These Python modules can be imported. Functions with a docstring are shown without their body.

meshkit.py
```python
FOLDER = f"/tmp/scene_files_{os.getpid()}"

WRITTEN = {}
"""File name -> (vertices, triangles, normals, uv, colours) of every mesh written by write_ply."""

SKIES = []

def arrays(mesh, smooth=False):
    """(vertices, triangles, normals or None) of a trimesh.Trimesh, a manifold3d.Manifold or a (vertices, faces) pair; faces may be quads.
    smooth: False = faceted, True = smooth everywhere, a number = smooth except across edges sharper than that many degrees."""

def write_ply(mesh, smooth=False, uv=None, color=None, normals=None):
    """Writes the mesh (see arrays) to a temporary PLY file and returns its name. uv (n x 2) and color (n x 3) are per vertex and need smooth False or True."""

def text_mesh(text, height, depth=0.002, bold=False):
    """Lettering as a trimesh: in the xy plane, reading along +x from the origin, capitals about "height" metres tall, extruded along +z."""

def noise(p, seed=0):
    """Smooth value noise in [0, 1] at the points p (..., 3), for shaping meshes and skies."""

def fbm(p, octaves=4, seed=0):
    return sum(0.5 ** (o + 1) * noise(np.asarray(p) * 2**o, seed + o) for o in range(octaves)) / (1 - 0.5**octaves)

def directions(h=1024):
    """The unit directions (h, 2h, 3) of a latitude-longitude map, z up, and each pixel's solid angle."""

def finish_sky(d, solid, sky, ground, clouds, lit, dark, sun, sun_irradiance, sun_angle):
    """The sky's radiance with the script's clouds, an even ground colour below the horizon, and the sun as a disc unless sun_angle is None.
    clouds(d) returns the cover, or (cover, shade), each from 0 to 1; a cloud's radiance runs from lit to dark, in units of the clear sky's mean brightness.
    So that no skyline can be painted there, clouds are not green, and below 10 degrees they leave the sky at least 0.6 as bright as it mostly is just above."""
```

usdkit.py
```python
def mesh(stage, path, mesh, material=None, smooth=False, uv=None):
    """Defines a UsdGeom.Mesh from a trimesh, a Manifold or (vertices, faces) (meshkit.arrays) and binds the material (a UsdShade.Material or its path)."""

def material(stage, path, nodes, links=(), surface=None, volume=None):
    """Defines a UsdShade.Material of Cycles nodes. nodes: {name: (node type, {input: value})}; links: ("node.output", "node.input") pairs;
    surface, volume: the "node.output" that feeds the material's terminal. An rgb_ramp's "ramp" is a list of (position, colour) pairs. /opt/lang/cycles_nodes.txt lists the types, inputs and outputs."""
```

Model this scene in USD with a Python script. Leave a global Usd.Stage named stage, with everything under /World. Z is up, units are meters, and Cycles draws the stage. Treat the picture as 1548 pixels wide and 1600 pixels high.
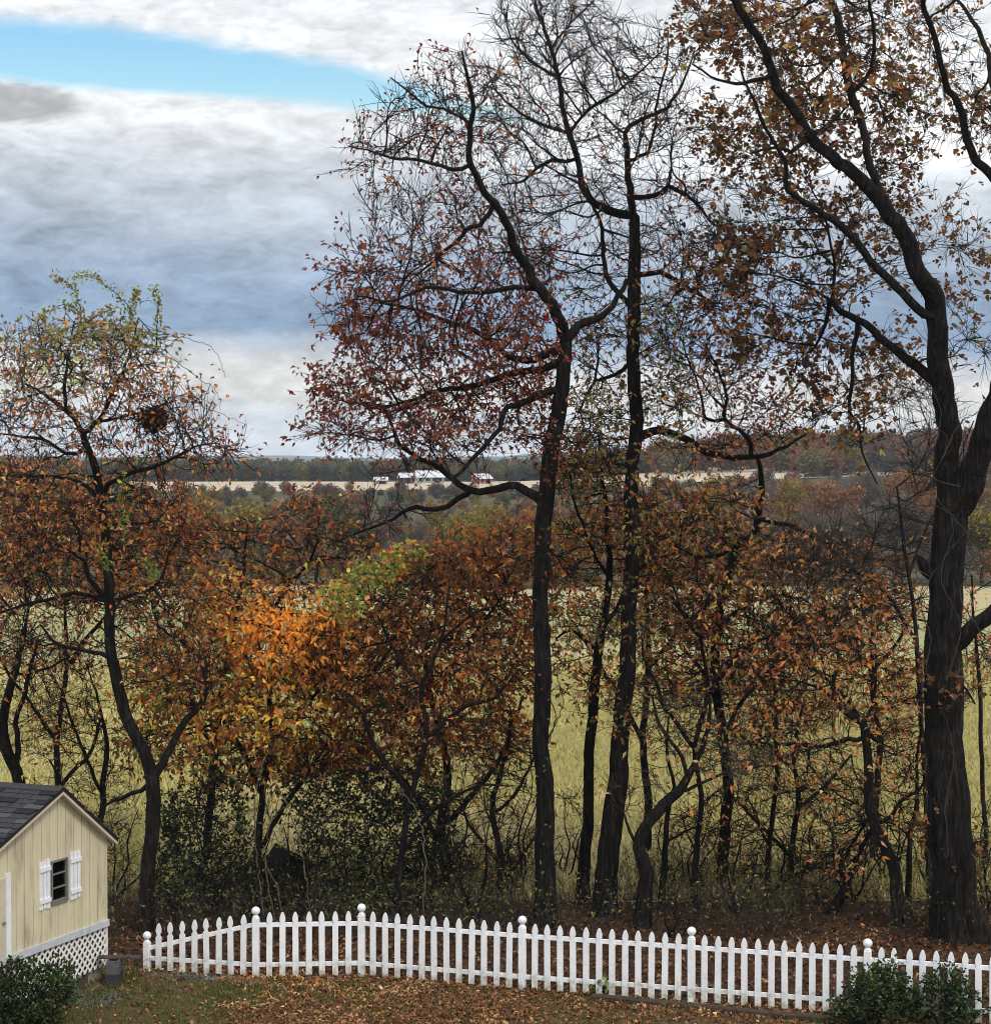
import math, numpy as np, trimesh, usdkit, meshkit
from pxr import Usd, UsdGeom, UsdLux, UsdShade, Gf, Sdf, Vt
from scipy.spatial import cKDTree
from shapely.geometry import Polygon, LineString, box as sbox

stage = Usd.Stage.CreateInMemory()
UsdGeom.SetStageUpAxis(stage, 'Z')
UsdGeom.SetStageMetersPerUnit(stage, 1.0)
UsdGeom.Xform.Define(stage, '/World')
UsdGeom.Scope.Define(stage, '/World/Looks')

# ------------------------------------------------------------------ camera
CAM_Z, F_PX, PITCH = 7.75, 3250.0, math.atan(80 / 3250.0)
cam = UsdGeom.Camera.Define(stage, '/World/camera')
cam.CreateHorizontalApertureAttr(36.0)
cam.CreateFocalLengthAttr(36.0 * F_PX / 1548.0)
cam.CreateClippingRangeAttr(Gf.Vec2f(0.1, 60000.0))
cam.CreateExposureAttr(0.10)
cx = UsdGeom.Xformable(cam)
cx.AddTranslateOp().Set(Gf.Vec3d(0, 0, CAM_Z))
cx.AddRotateXOp().Set(90.0 - math.degrees(PITCH))

# ------------------------------------------------------------------ sun and sky
SUN_AZ, SUN_EL = math.radians(150.0), math.radians(46.0)     # azimuth from +y towards +x
sun = UsdLux.DistantLight.Define(stage, '/World/sun')
sun.CreateIntensityAttr(0.40)
sun.CreateAngleAttr(14.0)
sun.CreateNormalizeAttr(True)
sun.CreateColorAttr(Gf.Vec3f(1.0, 0.95, 0.87))
sx = UsdGeom.Xformable(sun)
sx.AddRotateZOp().Set(-math.degrees(SUN_AZ))
sx.AddRotateXOp().Set(-(90.0 - math.degrees(SUN_EL)))

SKY_STRENGTH = 0.10


def looks(name):
    return '/World/Looks/' + name


def sky_material():
    S = 1.0 / SKY_STRENGTH
    n, l = {}, []

    def math_(k, op, a=None, b=None, c=None, clamp=False):
        d = {'math_type': op, 'use_clamp': clamp}
        for i, x in enumerate((a, b, c)):
            if x is None:
                continue
            if isinstance(x, str):
                l.append((x, f'{k}.value{i+1}'))
            else:
                d[f'value{i+1}'] = float(x)
        n[k] = ('math', d)
        return k + '.value'

    def step(k, x, a, b):
        n[k] = ('map_range', {'range_type': 'smoothstep', 'from_min': a, 'from_max': b, 'to_min': 0.0, 'to_max': 1.0, 'clamp': True})
        l.append((x, k + '.value'))
        return k + '.result'

    n['tc'] = ('texture_coordinate', {})
    n['sep'] = ('separate_xyz', {})
    l.append(('tc.generated', 'sep.vector'))
    X, Y, E = 'sep.x', 'sep.y', 'sep.z'
    az = math_('az', 'arctan2', X, Y)
    # a cloud sheet seen along its plane: streaks flatten towards the horizon
    Epos = math_('epos', 'maximum', E, 0.0)
    den = math_('den', 'add', Epos, 0.10)
    u = math_('u', 'divide', X, den)
    v = math_('v', 'divide', Y, den)
    n['uv'] = ('combine_xyz', {'z': 0.0})
    l += [(u, 'uv.x'), (v, 'uv.y')]
    n['n1'] = ('noise_texture', {'scale': 1.35, 'detail': 7.0, 'roughness': 0.55, 'distortion': 0.35})
    l.append(('uv.vector', 'n1.vector'))
    n['map2'] = ('mapping', {'scale': (6.5, 6.5, 27.0), 'location': (3.1, 0.4, 1.7)})
    l.append(('tc.generated', 'map2.vector'))
    n['n2'] = ('noise_texture', {'scale': 1.0, 'detail': 7.0, 'roughness': 0.56, 'distortion': 0.5})
    l.append(('map2.vector', 'n2.vector'))
    n['map3'] = ('mapping', {'scale': (25.0, 25.0, 64.0), 'location': (7.3, 1.4, 0.7)})
    l.append(('tc.generated', 'map3.vector'))
    n['n3'] = ('noise_texture', {'scale': 1.0, 'detail': 7.0, 'roughness': 0.58, 'distortion': 0.9})
    l.append(('map3.vector', 'n3.vector'))
    c1 = math_('c1', 'subtract', 'n1.fac', 0.5)
    c2 = math_('c2', 'subtract', 'n2.fac', 0.5)
    c3 = math_('c3', 'subtract', 'n3.fac', 0.5)
    # elevation, bent by the noise, picks the layer of cloud
    e1 = math_('e1', 'multiply_add', c2, 0.034, Epos)
    azc = math_('azc', 'minimum', math_('azm', 'maximum', az, -0.6), 0.6)
    e2 = math_('e2', 'multiply_add', azc, 0.03, e1)
    ef = math_('ef', 'multiply_add', c1, 0.02, e2)
    ez = math_('ez', 'divide', ef, 0.30, clamp=True)
    stops = [(0.0, (.56, .60, .64)), (.018, (.57, .61, .65)), (.030, (.68, .68, .66)), (.042, (.64, .65, .66)), (.052, (.44, .51, .60)), (.060, (.26, .36, .51)), (.074, (.28, .38, .52)),
             (.088, (.34, .43, .56)), (.104, (.41, .48, .57)), (.120, (.49, .55, .62)), (.136, (.62, .66, .71)), (.150, (.80, .83, .86)), (.165, (.90, .92, .94)), (.185, (.88, .90, .93)),
             (.205, (.83, .86, .89)), (.225, (.70, .74, .79)), (.250, (.70, .74, .79)), (.300, (.80, .83, .87))]
    n['ramp'] = ('rgb_ramp', {'ramp': [(e / .30, c) for e, c in stops]})
    l.append((ez, 'ramp.fac'))
    # light and dark of the deck
    gain = math_('g1', 'multiply_add', c2, 0.78, 1.05)
    gain = math_('g2', 'multiply_add', c3, 1.0, gain)
    n['map4'] = ('mapping', {'scale': (70.0, 70.0, 150.0), 'location': (1.3, 4.4, 2.7)})
    l.append(('tc.generated', 'map4.vector'))
    n['n4'] = ('noise_texture', {'scale': 1.0, 'detail': 6.0, 'roughness': 0.62, 'distortion': 0.8})
    l.append(('map4.vector', 'n4.vector'))
    gain = math_('g25', 'multiply_add', math_('c4', 'subtract', 'n4.fac', 0.5), 0.6, gain)
    gain = math_('g3', 'multiply_add', c1, 0.40, gain)
    # a small dark cloud under the clear strip at the left
    ca = math_('ca', 'divide', math_('ca0', 'add', az, 0.226), 0.034)
    ce = math_('ce', 'divide', math_('ce0', 'multiply_add', c3, 0.022, math_('ce1', 'subtract', E, 0.1645)), 0.0105)
    cr = math_('cr', 'add', math_('ca2', 'multiply', ca, ca), math_('ce2', 'multiply', ce, ce))
    n['cm'] = ('map_range', {'range_type': 'smoothstep', 'from_min': 0.35, 'from_max': 1.25, 'to_min': 0.52, 'to_max': 1.0, 'clamp': True})
    l.append((cr, 'cm.value'))
    gain = math_('g35', 'multiply', gain, 'cm.result')
    gain = math_('g4', 'minimum', math_('g5', 'maximum', gain, 0.5), 1.38)
    # the deck is brightest overhead
    zen = math_('zen', 'multiply_add', step('zs', E, 0.25, 1.0), 0.55, 1.0)
    gain = math_('g6', 'multiply', gain, zen)
    n['gcol'] = ('combine_xyz', {})
    l += [(gain, 'gcol.x'), (gain, 'gcol.y'), (gain, 'gcol.z')]
    n['cloud'] = ('mix', {'mix_type': 'multiply', 'fac': 1.0})
    l += [('ramp.color', 'cloud.color1'), ('gcol.vector', 'cloud.color2')]
    n['cloudS'] = ('mix', {'mix_type': 'multiply', 'fac': 1.0, 'color2': (S, S, S)})
    l.append(('cloud.color', 'cloudS.color1'))
    # the clear strip between two decks
    a = math_('da', 'add', az, 0.236)
    top = math_('top', 'multiply_add', math_('a2', 'multiply', a, a), -0.66, 0.2045)
    bot = math_('bot', 'multiply_add', math_('b0', 'add', az, 0.05), -0.065, 0.163)
    eg = math_('eg', 'multiply_add', c2, 0.012, math_('eg0', 'multiply_add', c3, 0.007, E))
    lo = step('lo', math_('lo0', 'subtract', eg, bot), -0.003, 0.0045)
    hi = step('hi', math_('hi0', 'subtract', top, eg), -0.002, 0.0075)
    gap = math_('gap', 'multiply', lo, hi)
    n['sky'] = ('sky_texture', {'sky_type': 'single_scattering', 'sun_disc': False, 'sun_elevation': SUN_EL, 'sun_rotation': SUN_AZ, 'air_density': 1.6, 'aerosol_density': 0.25, 'ozone_density': 1.2})
    n['skyB'] = ('hsv', {'hue': 0.524, 'saturation': 1.85, 'value': 1.30, 'fac': 1.0})
    l.append(('sky.color', 'skyB.color'))
    n['all'] = ('mix', {'mix_type': 'mix'})
    l += [(gap, 'all.fac'), ('cloudS.color', 'all.color1'), ('skyB.color', 'all.color2')]
    n['bg'] = ('background_shader', {'strength': SKY_STRENGTH})
    l.append(('all.color', 'bg.color'))
    return usdkit.material(stage, looks('cloudy_sky'), n, l, surface='bg.background')


dome = UsdLux.DomeLight.Define(stage, '/World/sky')
UsdShade.MaterialBindingAPI.Apply(dome.GetPrim()).Bind(sky_material())
dome.GetPrim().SetCustomDataByKey('kind', 'structure')
# ------------------------------------------------------------------ helpers
def ray(px, py):
    """Direction through a point of the photograph (1548 x 1600), scaled to one metre of depth along +y."""
    dx, dv = (np.asarray(px, float) - 774) / F_PX, -(np.asarray(py, float) - 800) / F_PX
    c, s = math.cos(PITCH), math.sin(PITCH)
    y = c + dv * s
    z = -s + dv * c
    return dx / y, z / y


def at(px, py, Y):
    x, z = ray(px, py)
    return np.stack(np.broadcast_arrays(x * Y, np.asarray(Y, float), CAM_Z + z * Y), -1)


def to_px(p):
    p = np.asarray(p, float)
    c, s = math.cos(PITCH), math.sin(PITCH)
    y, z = p[..., 1], p[..., 2] - CAM_Z
    f, v = y * c - z * s, y * s + z * c
    return 774 + F_PX * p[..., 0] / f, 800 - F_PX * v / f


_names = {}


def numbered(parent, name):
    k = _names.get((parent, name), 0)
    _names[(parent, name)] = k + 1
    return f'{parent}/{name}' if k == 0 else f'{parent}/{name}_{k:03d}'


def tag(prim, label=None, category=None, group=None, kind=None):
    for k, v in (('label', label), ('category', category), ('group', group), ('kind', kind)):
        if v:
            prim.SetCustomDataByKey(k, v)
    return prim


def thing(name, label, category, loc=(0, 0, 0), rotz=0.0, group=None):
    x = UsdGeom.Xform.Define(stage, numbered('/World', name))
    x.AddTranslateOp().Set(Gf.Vec3d(*map(float, loc)))
    x.AddRotateZOp().Set(float(rotz))
    return tag(x.GetPrim(), label, category, group)


def part(name, mesh, mat, parent=None, smooth=False, label=None, kind=None, colors=None):
    """One Mesh prim under the thing (or part) given, or under /World."""
    path = numbered(str(parent.GetPath()) if parent else '/World', name)
    m = usdkit.mesh(stage, path, mesh, mat, smooth=smooth)
    if colors is not None:
        UsdGeom.PrimvarsAPI(m).CreatePrimvar('tint', Sdf.ValueTypeNames.Color3fArray, 'vertex').Set(Vt.Vec3fArray.FromNumpy(np.asarray(colors, np.float32)))
    return tag(m.GetPrim(), label, None, None, kind)


def xf(mesh, T):
    m = mesh.copy()
    m.apply_transform(T)
    return m


def frame(o, ex, ey, ez):
    T = np.eye(4)
    T[:3, 0], T[:3, 1], T[:3, 2], T[:3, 3] = ex, ey, ez, o
    return T


def bevel_box(sx_, sy_, sz_, b=0.004, center=(0, 0, 0)):
    h = np.array([sx_, sy_, sz_]) / 2
    b = min(b, h.min() * 0.8)
    pts = []
    for s in np.ndindex(2, 2, 2):
        s = np.array(s) * 2 - 1
        for k in range(3):
            d = h - b
            d[k] = h[k]
            pts.append(s * d)
    m = trimesh.convex.convex_hull(np.array(pts))
    m.apply_translation(center)
    return m


def merge(ms):
    return trimesh.util.concatenate(ms)


def extrude(poly, depth):
    return trimesh.creation.extrude_polygon(poly, depth, engine='earcut')


# ------------------------------------------------------------------ materials
def simple(name, col, rough=0.7, spec=0.3, var=0.0, scale=6.0, bump=0.0, bscale=40.0, zs=1.0, metallic=0.0):
    nodes = {'p': ('principled_bsdf', {'roughness': rough, 'specular_ior_level': spec, 'metallic': metallic})}
    links = []
    nodes['g'] = ('geometry', {})
    nodes['m'] = ('mapping', {'scale': (1.0, 1.0, zs)})
    links.append(('g.position', 'm.vector'))
    nodes['n'] = ('noise_texture', {'scale': scale, 'detail': 6.0, 'roughness': 0.6})
    links.append(('m.vector', 'n.vector'))
    c = np.array(col)
    nodes['r'] = ('rgb_ramp', {'ramp': [(0.3, tuple(c * (1 - var))), (0.7, tuple(np.minimum(c * (1 + var), 1)))]})
    links += [('n.fac', 'r.fac'), ('r.color', 'p.base_color')]
    if bump:
        nodes['nb'] = ('noise_texture', {'scale': bscale, 'detail': 5.0, 'roughness': 0.65})
        nodes['b'] = ('bump', {'strength': bump, 'distance': 0.02})
        links += [('m.vector', 'nb.vector'), ('nb.fac', 'b.height'), ('b.normal', 'p.normal')]
    return usdkit.material(stage, looks(name), nodes, links, surface='p.BSDF')


def leaf_mat(name, trans=0.30, rough=0.6, spec=0.25, extra=(1, 1, 1)):
    nodes = {'a': ('attribute', {'attribute': 'tint'}), 'g': ('geometry', {}),
             'n': ('noise_texture', {'scale': 25.0, 'detail': 3.0}),
             'r': ('rgb_ramp', {'ramp': [(0.25, (.72, .70, .68)), (0.75, (1.15, 1.12, 1.08))]}),
             'c': ('mix', {'mix_type': 'multiply', 'fac': 1.0}),
             'p': ('principled_bsdf', {'roughness': rough, 'specular_ior_level': spec}),
             't': ('translucent_bsdf', {}), 'x': ('mix_closure', {'fac': trans})}
    links = [('g.position', 'n.vector'), ('n.fac', 'r.fac'), ('a.color', 'c.color1'), ('r.color', 'c.color2'), ('c.color', 'p.base_color'), ('c.color', 't.color'),
             ('p.BSDF', 'x.closure1'), ('t.BSDF', 'x.closure2')]
    return usdkit.material(stage, looks(name), nodes, links, surface='x.closure')


def bark_mat(name, dark, light, scale=9.0, bump=0.6):
    nodes = {'g': ('geometry', {}), 'm': ('mapping', {'scale': (1.0, 1.0, 0.16)}),
             'n': ('noise_texture', {'scale': scale * 2.4, 'detail': 7.0, 'roughness': 0.65, 'distortion': 0.4}),
             'n2': ('noise_texture', {'scale': 1.4, 'detail': 4.0}),
             'r': ('rgb_ramp', {'ramp': [(0.34, dark), (0.50, tuple(.62 * a + .38 * b for a, b in zip(dark, light))), (0.60, light), (0.74, tuple(1.9 * b for b in light))]}),
             'r2': ('rgb_ramp', {'ramp': [(0.3, (.65, .65, .68)), (0.75, (1.2, 1.18, 1.12))]}),
             'c': ('mix', {'mix_type': 'multiply', 'fac': 1.0}),
             'b': ('bump', {'strength': bump, 'distance': 0.08}),
             'p': ('principled_bsdf', {'roughness': 0.88, 'specular_ior_level': 0.15})}
    links = [('g.position', 'm.vector'), ('m.vector', 'n.vector'), ('g.position', 'n2.vector'), ('n.fac', 'r.fac'), ('n2.fac', 'r2.fac'), ('r.color', 'c.color1'), ('r2.color', 'c.color2'),
             ('c.color', 'p.base_color'), ('n.fac', 'b.height'), ('b.normal', 'p.normal')]
    return usdkit.material(stage, looks(name), nodes, links, surface='p.BSDF')


def siding_mat():
    """Weathered cream paint: streaks of grey-brown wear running down the boards."""
    nodes = {'g': ('geometry', {}), 'oi': ('geometry', {}),
             'm': ('mapping', {'scale': (14.0, 14.0, 1.1)}), 'n': ('noise_texture', {'scale': 1.0, 'detail': 7.0, 'roughness': 0.65, 'distortion': 0.3}),
             'm2': ('mapping', {'scale': (3.0, 3.0, 1.4)}), 'n2': ('noise_texture', {'scale': 1.0, 'detail': 5.0, 'roughness': 0.6}),
             'mm': ('math', {'math_type': 'multiply'}),
             'r': ('rgb_ramp', {'ramp': [(0.15, (.66, .585, .40)), (0.29, (.58, .51, .345)), (0.40, (.40, .34, .235)), (0.52, (.24, .20, .15))]}),
             'nb': ('noise_texture', {'scale': 2.0, 'detail': 6.0}), 'b': ('bump', {'strength': 0.25, 'distance': 0.01}),
             'p': ('principled_bsdf', {'roughness': 0.75, 'specular_ior_level': 0.25})}
    links = [('g.position', 'm.vector'), ('m.vector', 'n.vector'), ('g.position', 'm2.vector'), ('m2.vector', 'n2.vector'), ('n.fac', 'mm.value1'), ('n2.fac', 'mm.value2'), ('mm.value', 'r.fac'),
             ('r.color', 'p.base_color'), ('m.vector', 'nb.vector'), ('nb.fac', 'b.height'), ('b.normal', 'p.normal')]
    return usdkit.material(stage, looks('siding'), nodes, links, surface='p.BSDF')


def glass_mat():
    nodes = {'f': ('fresnel', {'IOR': 1.5}), 't': ('transparent_bsdf', {'color': (.9, .92, .92)}), 'gl': ('glossy_bsdf', {'roughness': 0.03, 'color': (1, 1, 1)}), 'x': ('mix_closure', {})}
    return usdkit.material(stage, looks('window_glass'), nodes, [('f.fac', 'x.fac'), ('t.BSDF', 'x.closure1'), ('gl.BSDF', 'x.closure2')], surface='x.closure')


def vinyl_mat():
    nodes = {'g': ('geometry', {}), 's': ('separate_xyz', {}), 'n': ('noise_texture', {'scale': 9.0, 'detail': 7.0, 'roughness': 0.7}), 'n2': ('noise_texture', {'scale': 2.2, 'detail': 4.0}),
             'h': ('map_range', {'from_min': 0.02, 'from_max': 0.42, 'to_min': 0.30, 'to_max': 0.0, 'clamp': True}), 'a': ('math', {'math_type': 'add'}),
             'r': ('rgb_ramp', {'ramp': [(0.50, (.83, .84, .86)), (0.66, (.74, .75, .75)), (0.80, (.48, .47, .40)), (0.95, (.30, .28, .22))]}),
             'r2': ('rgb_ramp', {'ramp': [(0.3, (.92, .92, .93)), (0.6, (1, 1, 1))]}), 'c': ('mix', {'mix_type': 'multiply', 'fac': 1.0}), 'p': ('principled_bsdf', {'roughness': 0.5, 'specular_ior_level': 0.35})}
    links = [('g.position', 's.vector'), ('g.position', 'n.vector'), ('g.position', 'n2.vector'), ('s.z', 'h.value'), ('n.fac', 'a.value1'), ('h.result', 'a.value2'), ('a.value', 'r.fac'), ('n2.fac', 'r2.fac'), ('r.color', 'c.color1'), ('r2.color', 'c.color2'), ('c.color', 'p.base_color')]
    return usdkit.material(stage, looks('white_vinyl'), nodes, links, surface='p.BSDF')


M = {
    'white': vinyl_mat(),
    'white_wood': simple('white_painted_wood', (.78, .79, .80), 0.6, 0.3, 0.08, 9.0, 0.15),
    'trim_grey': simple('weathered_white_trim', (.50, .52, .54), 0.7, 0.3, 0.18, 8.0, 0.2),
    'lattice': simple('old_white_lattice', (.74, .73, .70), 0.6, 0.3, 0.12, 10.0),
    'siding': siding_mat(),
    'soffit': simple('pale_soffit', (.55, .48, .36), 0.7, 0.3, 0.08),
    'dark_wood': simple('dark_edge', (.018, .016, .015), 0.7, 0.3, 0.3),
    'frame_grey': simple('aluminium_window_frame', (.16, .16, .16), 0.5, 0.4, 0.1),
    'inside': simple('dark_room', (.012, .012, .013), 0.9, 0.1),
    'glass': glass_mat(),
    'concrete': simple('concrete_block', (.11, .11, .115), 0.9, 0.1, 0.25, 14.0, 0.5, 60.0),
    'concrete_dark': simple('damp_concrete_block', (.05, .05, .055), 0.9, 0.1, 0.3, 14.0, 0.5, 60.0),
    'concrete_tan': simple('sandy_concrete_block', (.30, .26, .20), 0.9, 0.1, 0.2, 14.0, 0.5, 60.0),
    'old_board': simple('old_grey_board', (.07, .06, .055), 0.85, 0.2, 0.3, 10.0, 0.3),
    'timber': simple('landscape_timber', (.055, .043, .032), 0.9, 0.15, 0.35, 8.0, 0.4),
    'black_wood': simple('black_stained_wood', (.008, .008, .008), 0.85, 0.15, 0.3),
    'sh0': simple('shingle_dark', (.022, .021, .023), 0.92, 0.15, 0.3, 30.0, 0.5, 120.0),
    'sh1': simple('shingle_mid', (.045, .043, .046), 0.92, 0.15, 0.3, 30.0, 0.5, 120.0),
    'sh2': simple('shingle_light', (.078, .073, .076), 0.92, 0.15, 0.3, 30.0, 0.5, 120.0),
    'bark': bark_mat('dark_furrowed_bark', (.0035, .0032, .003), (.026, .022, .019)),
    'bark_grey': bark_mat('grey_bark', (.010, .009, .008), (.048, .042, .035), 12.0, 0.4),
    'twig': simple('twig_bark', (.011, .009, .008), 0.85, 0.15, 0.35, 6.0),
    'twig_grey': simple('grey_twig_bark', (.042, .037, .032), 0.85, 0.15, 0.35, 6.0),
    'vine_stem': simple('pale_vine_bark', (.12, .10, .075), 0.85, 0.15, 0.3, 6.0),
    'leaf': leaf_mat('autumn_leaf', 0.32),
    'leaf_evergreen': leaf_mat('evergreen_leaf', 0.10, 0.55, 0.15),
    'litter': leaf_mat('fallen_leaf', 0.05, 0.75, 0.2),
    'grass': leaf_mat('grass_blade', 0.25, 0.7, 0.2),
    'gravel': simple('gravel_stone', (.105, .108, .115), 0.9, 0.2, 0.4, 18.0),
}


def ground_mat(name, stops, scale, detail=8.0, bands=None, bump=0.4, zs=(1, 1, 1)):
    """Noise-mixed ground; bands: (from y, to y, stops) strips of a field that lie across the view."""
    nodes = {'g': ('geometry', {}), 'm': ('mapping', {'scale': zs}), 'n': ('noise_texture', {'scale': scale, 'detail': detail, 'roughness': 0.62, 'distortion': 0.3}),
             'n2': ('noise_texture', {'scale': scale * 0.13, 'detail': 5.0, 'roughness': 0.6}), 'mx': ('math', {'math_type': 'multiply_add', 'value2': 0.55}), 'm0': ('math', {'math_type': 'multiply', 'value2': 0.45}),
             'r': ('rgb_ramp', {'ramp': stops}), 'nb': ('noise_texture', {'scale': scale * 3, 'detail': 6.0, 'roughness': 0.7}), 'b': ('bump', {'strength': bump, 'distance': 0.05}),
             'p': ('principled_bsdf', {'roughness': 0.95, 'specular_ior_level': 0.08})}
    links = [('g.position', 'm.vector'), ('m.vector', 'n.vector'), ('m.vector', 'n2.vector'), ('n2.fac', 'm0.value1'), ('n.fac', 'mx.value1'), ('m0.value', 'mx.value3'), ('mx.value', 'r.fac'),
             ('g.position', 'nb.vector'), ('nb.fac', 'b.height'), ('b.normal', 'p.normal')]
    last = 'r.color'
    if bands:
        nodes['s'] = ('separate_xyz', {})
        nodes['nw'] = ('noise_texture', {'scale': 0.05, 'detail': 4.0})
        nodes['yy'] = ('math', {'math_type': 'multiply_add', 'value2': 34.0})
        nodes['y0'] = ('math', {'math_type': 'subtract', 'value2': 17.0})
        links += [('g.position', 's.vector'), ('g.position', 'nw.vector'), ('nw.fac', 'yy.value1'), ('s.y', 'yy.value3'), ('yy.value', 'y0.value1')]
        for i, (a, b, soft, st) in enumerate(bands):
            nodes[f'u{i}'] = ('map_range', {'range_type': 'smoothstep', 'from_min': a - soft, 'from_max': a + soft, 'clamp': True})
            nodes[f'd{i}'] = ('map_range', {'range_type': 'smoothstep', 'from_min': b - soft, 'from_max': b + soft, 'to_min': 1.0, 'to_max': 0.0, 'clamp': True})
            nodes[f'k{i}'] = ('math', {'math_type': 'multiply'})
            nodes[f'r{i}'] = ('rgb_ramp', {'ramp': st})
            nodes[f'x{i}'] = ('mix', {'mix_type': 'mix'})
            links += [('y0.value', f'u{i}.value'), ('y0.value', f'd{i}.value'), (f'u{i}.result', f'k{i}.value1'), (f'd{i}.result', f'k{i}.value2'), ('mx.value', f'r{i}.fac'),
                      (f'k{i}.value', f'x{i}.fac'), (last, f'x{i}.color1'), (f'r{i}.color', f'x{i}.color2')]
            last = f'x{i}.color'
    links.append((last, 'p.base_color'))
    return usdkit.material(stage, looks(name), nodes, links, surface='p.BSDF')


M['lawn'] = ground_mat('lawn_soil', [(.30, (.035, .042, .014)), (.42, (.065, .062, .022)), (.54, (.10, .065, .034)), (.68, (.085, .048, .028))], 2.2)
M['bank'] = ground_mat('leaf_covered_soil', [(.32, (.022, .014, .009)), (.50, (.055, .032, .019)), (.66, (.105, .058, .032))], 6.0)
MEADOW = [(.30, (.20, .195, .08)), (.44, (.29, .275, .12)), (.56, (.37, .335, .16)), (.68, (.46, .39, .215))]
TAN = [(.30, (.27, .235, .125)), (.50, (.36, .31, .175)), (.68, (.45, .385, .235))]
GREEN = [(.30, (.20, .205, .095)), (.50, (.27, .265, .125)), (.68, (.33, .31, .155))]
M['meadow'] = ground_mat('meadow_grass', MEADOW, 1.3, bands=[(70, 76, 4, TAN), (90, 112, 5, TAN), (112, 150, 5, GREEN), (150, 168, 4, MEADOW), (172, 225, 5, TAN)], zs=(.35, 1, 1))
M['valley'] = ground_mat('valley_scrub', [(.3, (.045, .045, .025)), (.5, (.075, .065, .035)), (.7, (.11, .085, .05))], 0.12)
M['stubble'] = ground_mat('pale_stubble_field', [(.3, (.33, .27, .185)), (.5, (.42, .345, .25)), (.7, (.50, .42, .315))], 0.10, zs=(.25, 1, 1), bump=0.1)
M['hills'] = ground_mat('wooded_hills', [(.3, (.030, .040, .028)), (.5, (.050, .055, .034)), (.7, (.085, .070, .040))], 0.012)
# ------------------------------------------------------------------ the land
def smooth(a, b, x):
    t = np.clip((np.asarray(x, float) - a) / (b - a), 0, 1)
    return t * t * (3 - 2 * t)


def land_z(X, Y):
    """Height of the ground: a level yard, a bank that falls into a valley, pale fields rising beyond it, then hills."""
    X, Y = np.asarray(X, float), np.asarray(Y, float)
    z = -6.9 * np.clip((Y - 36.5) / 214, 0, 1.12)
    z = z + smooth(270, 620, Y) * 8.0
    z = z + smooth(300, 760, Y) * smooth(5, 110, X) * 6.5
    z = z + smooth(620, 900, Y) * smooth(20, 220, X) * 3.0 - smooth(900, 2400, Y) * smooth(-40, -400, X) * 4
    q = np.stack([X * 0.06, Y * 0.06, X * 0], -1)
    z = z + (meshkit.fbm(q, 3, 4) - 0.5) * smooth(38, 120, Y) * 0.9
    q2 = np.stack([X * 0.5, Y * 0.5, X * 0], -1)
    z = z + (meshkit.fbm(q2, 3, 9) - 0.5) * 0.06 * (1 - smooth(26, 30, Y) * (1 - smooth(33, 36, Y)) * 0.7)
    q3 = np.stack([X / 900 + 7.3, Y / 1400, X * 0], -1)
    z = z + smooth(1800, 3200, Y) * (6 + 20 * (meshkit.fbm(q3, 5, 2) - 0.45)) + smooth(4200, 5600, Y) * (8 + 26 * (meshkit.fbm(q3 * 1.7, 6, 5) - 0.4))
    return z


FX = np.array([-60, -7, -5.28, -3.6, -2.0, .39, 2.80, 5.18, 7.7, 60]); FY = np.array([31.9, 31.9, 31.75, 31.4, 31.4, 30.55, 29.85, 29.15, 28.35, 28.35])


def fence_y(X):
    return np.interp(X, FX, FY)


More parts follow.
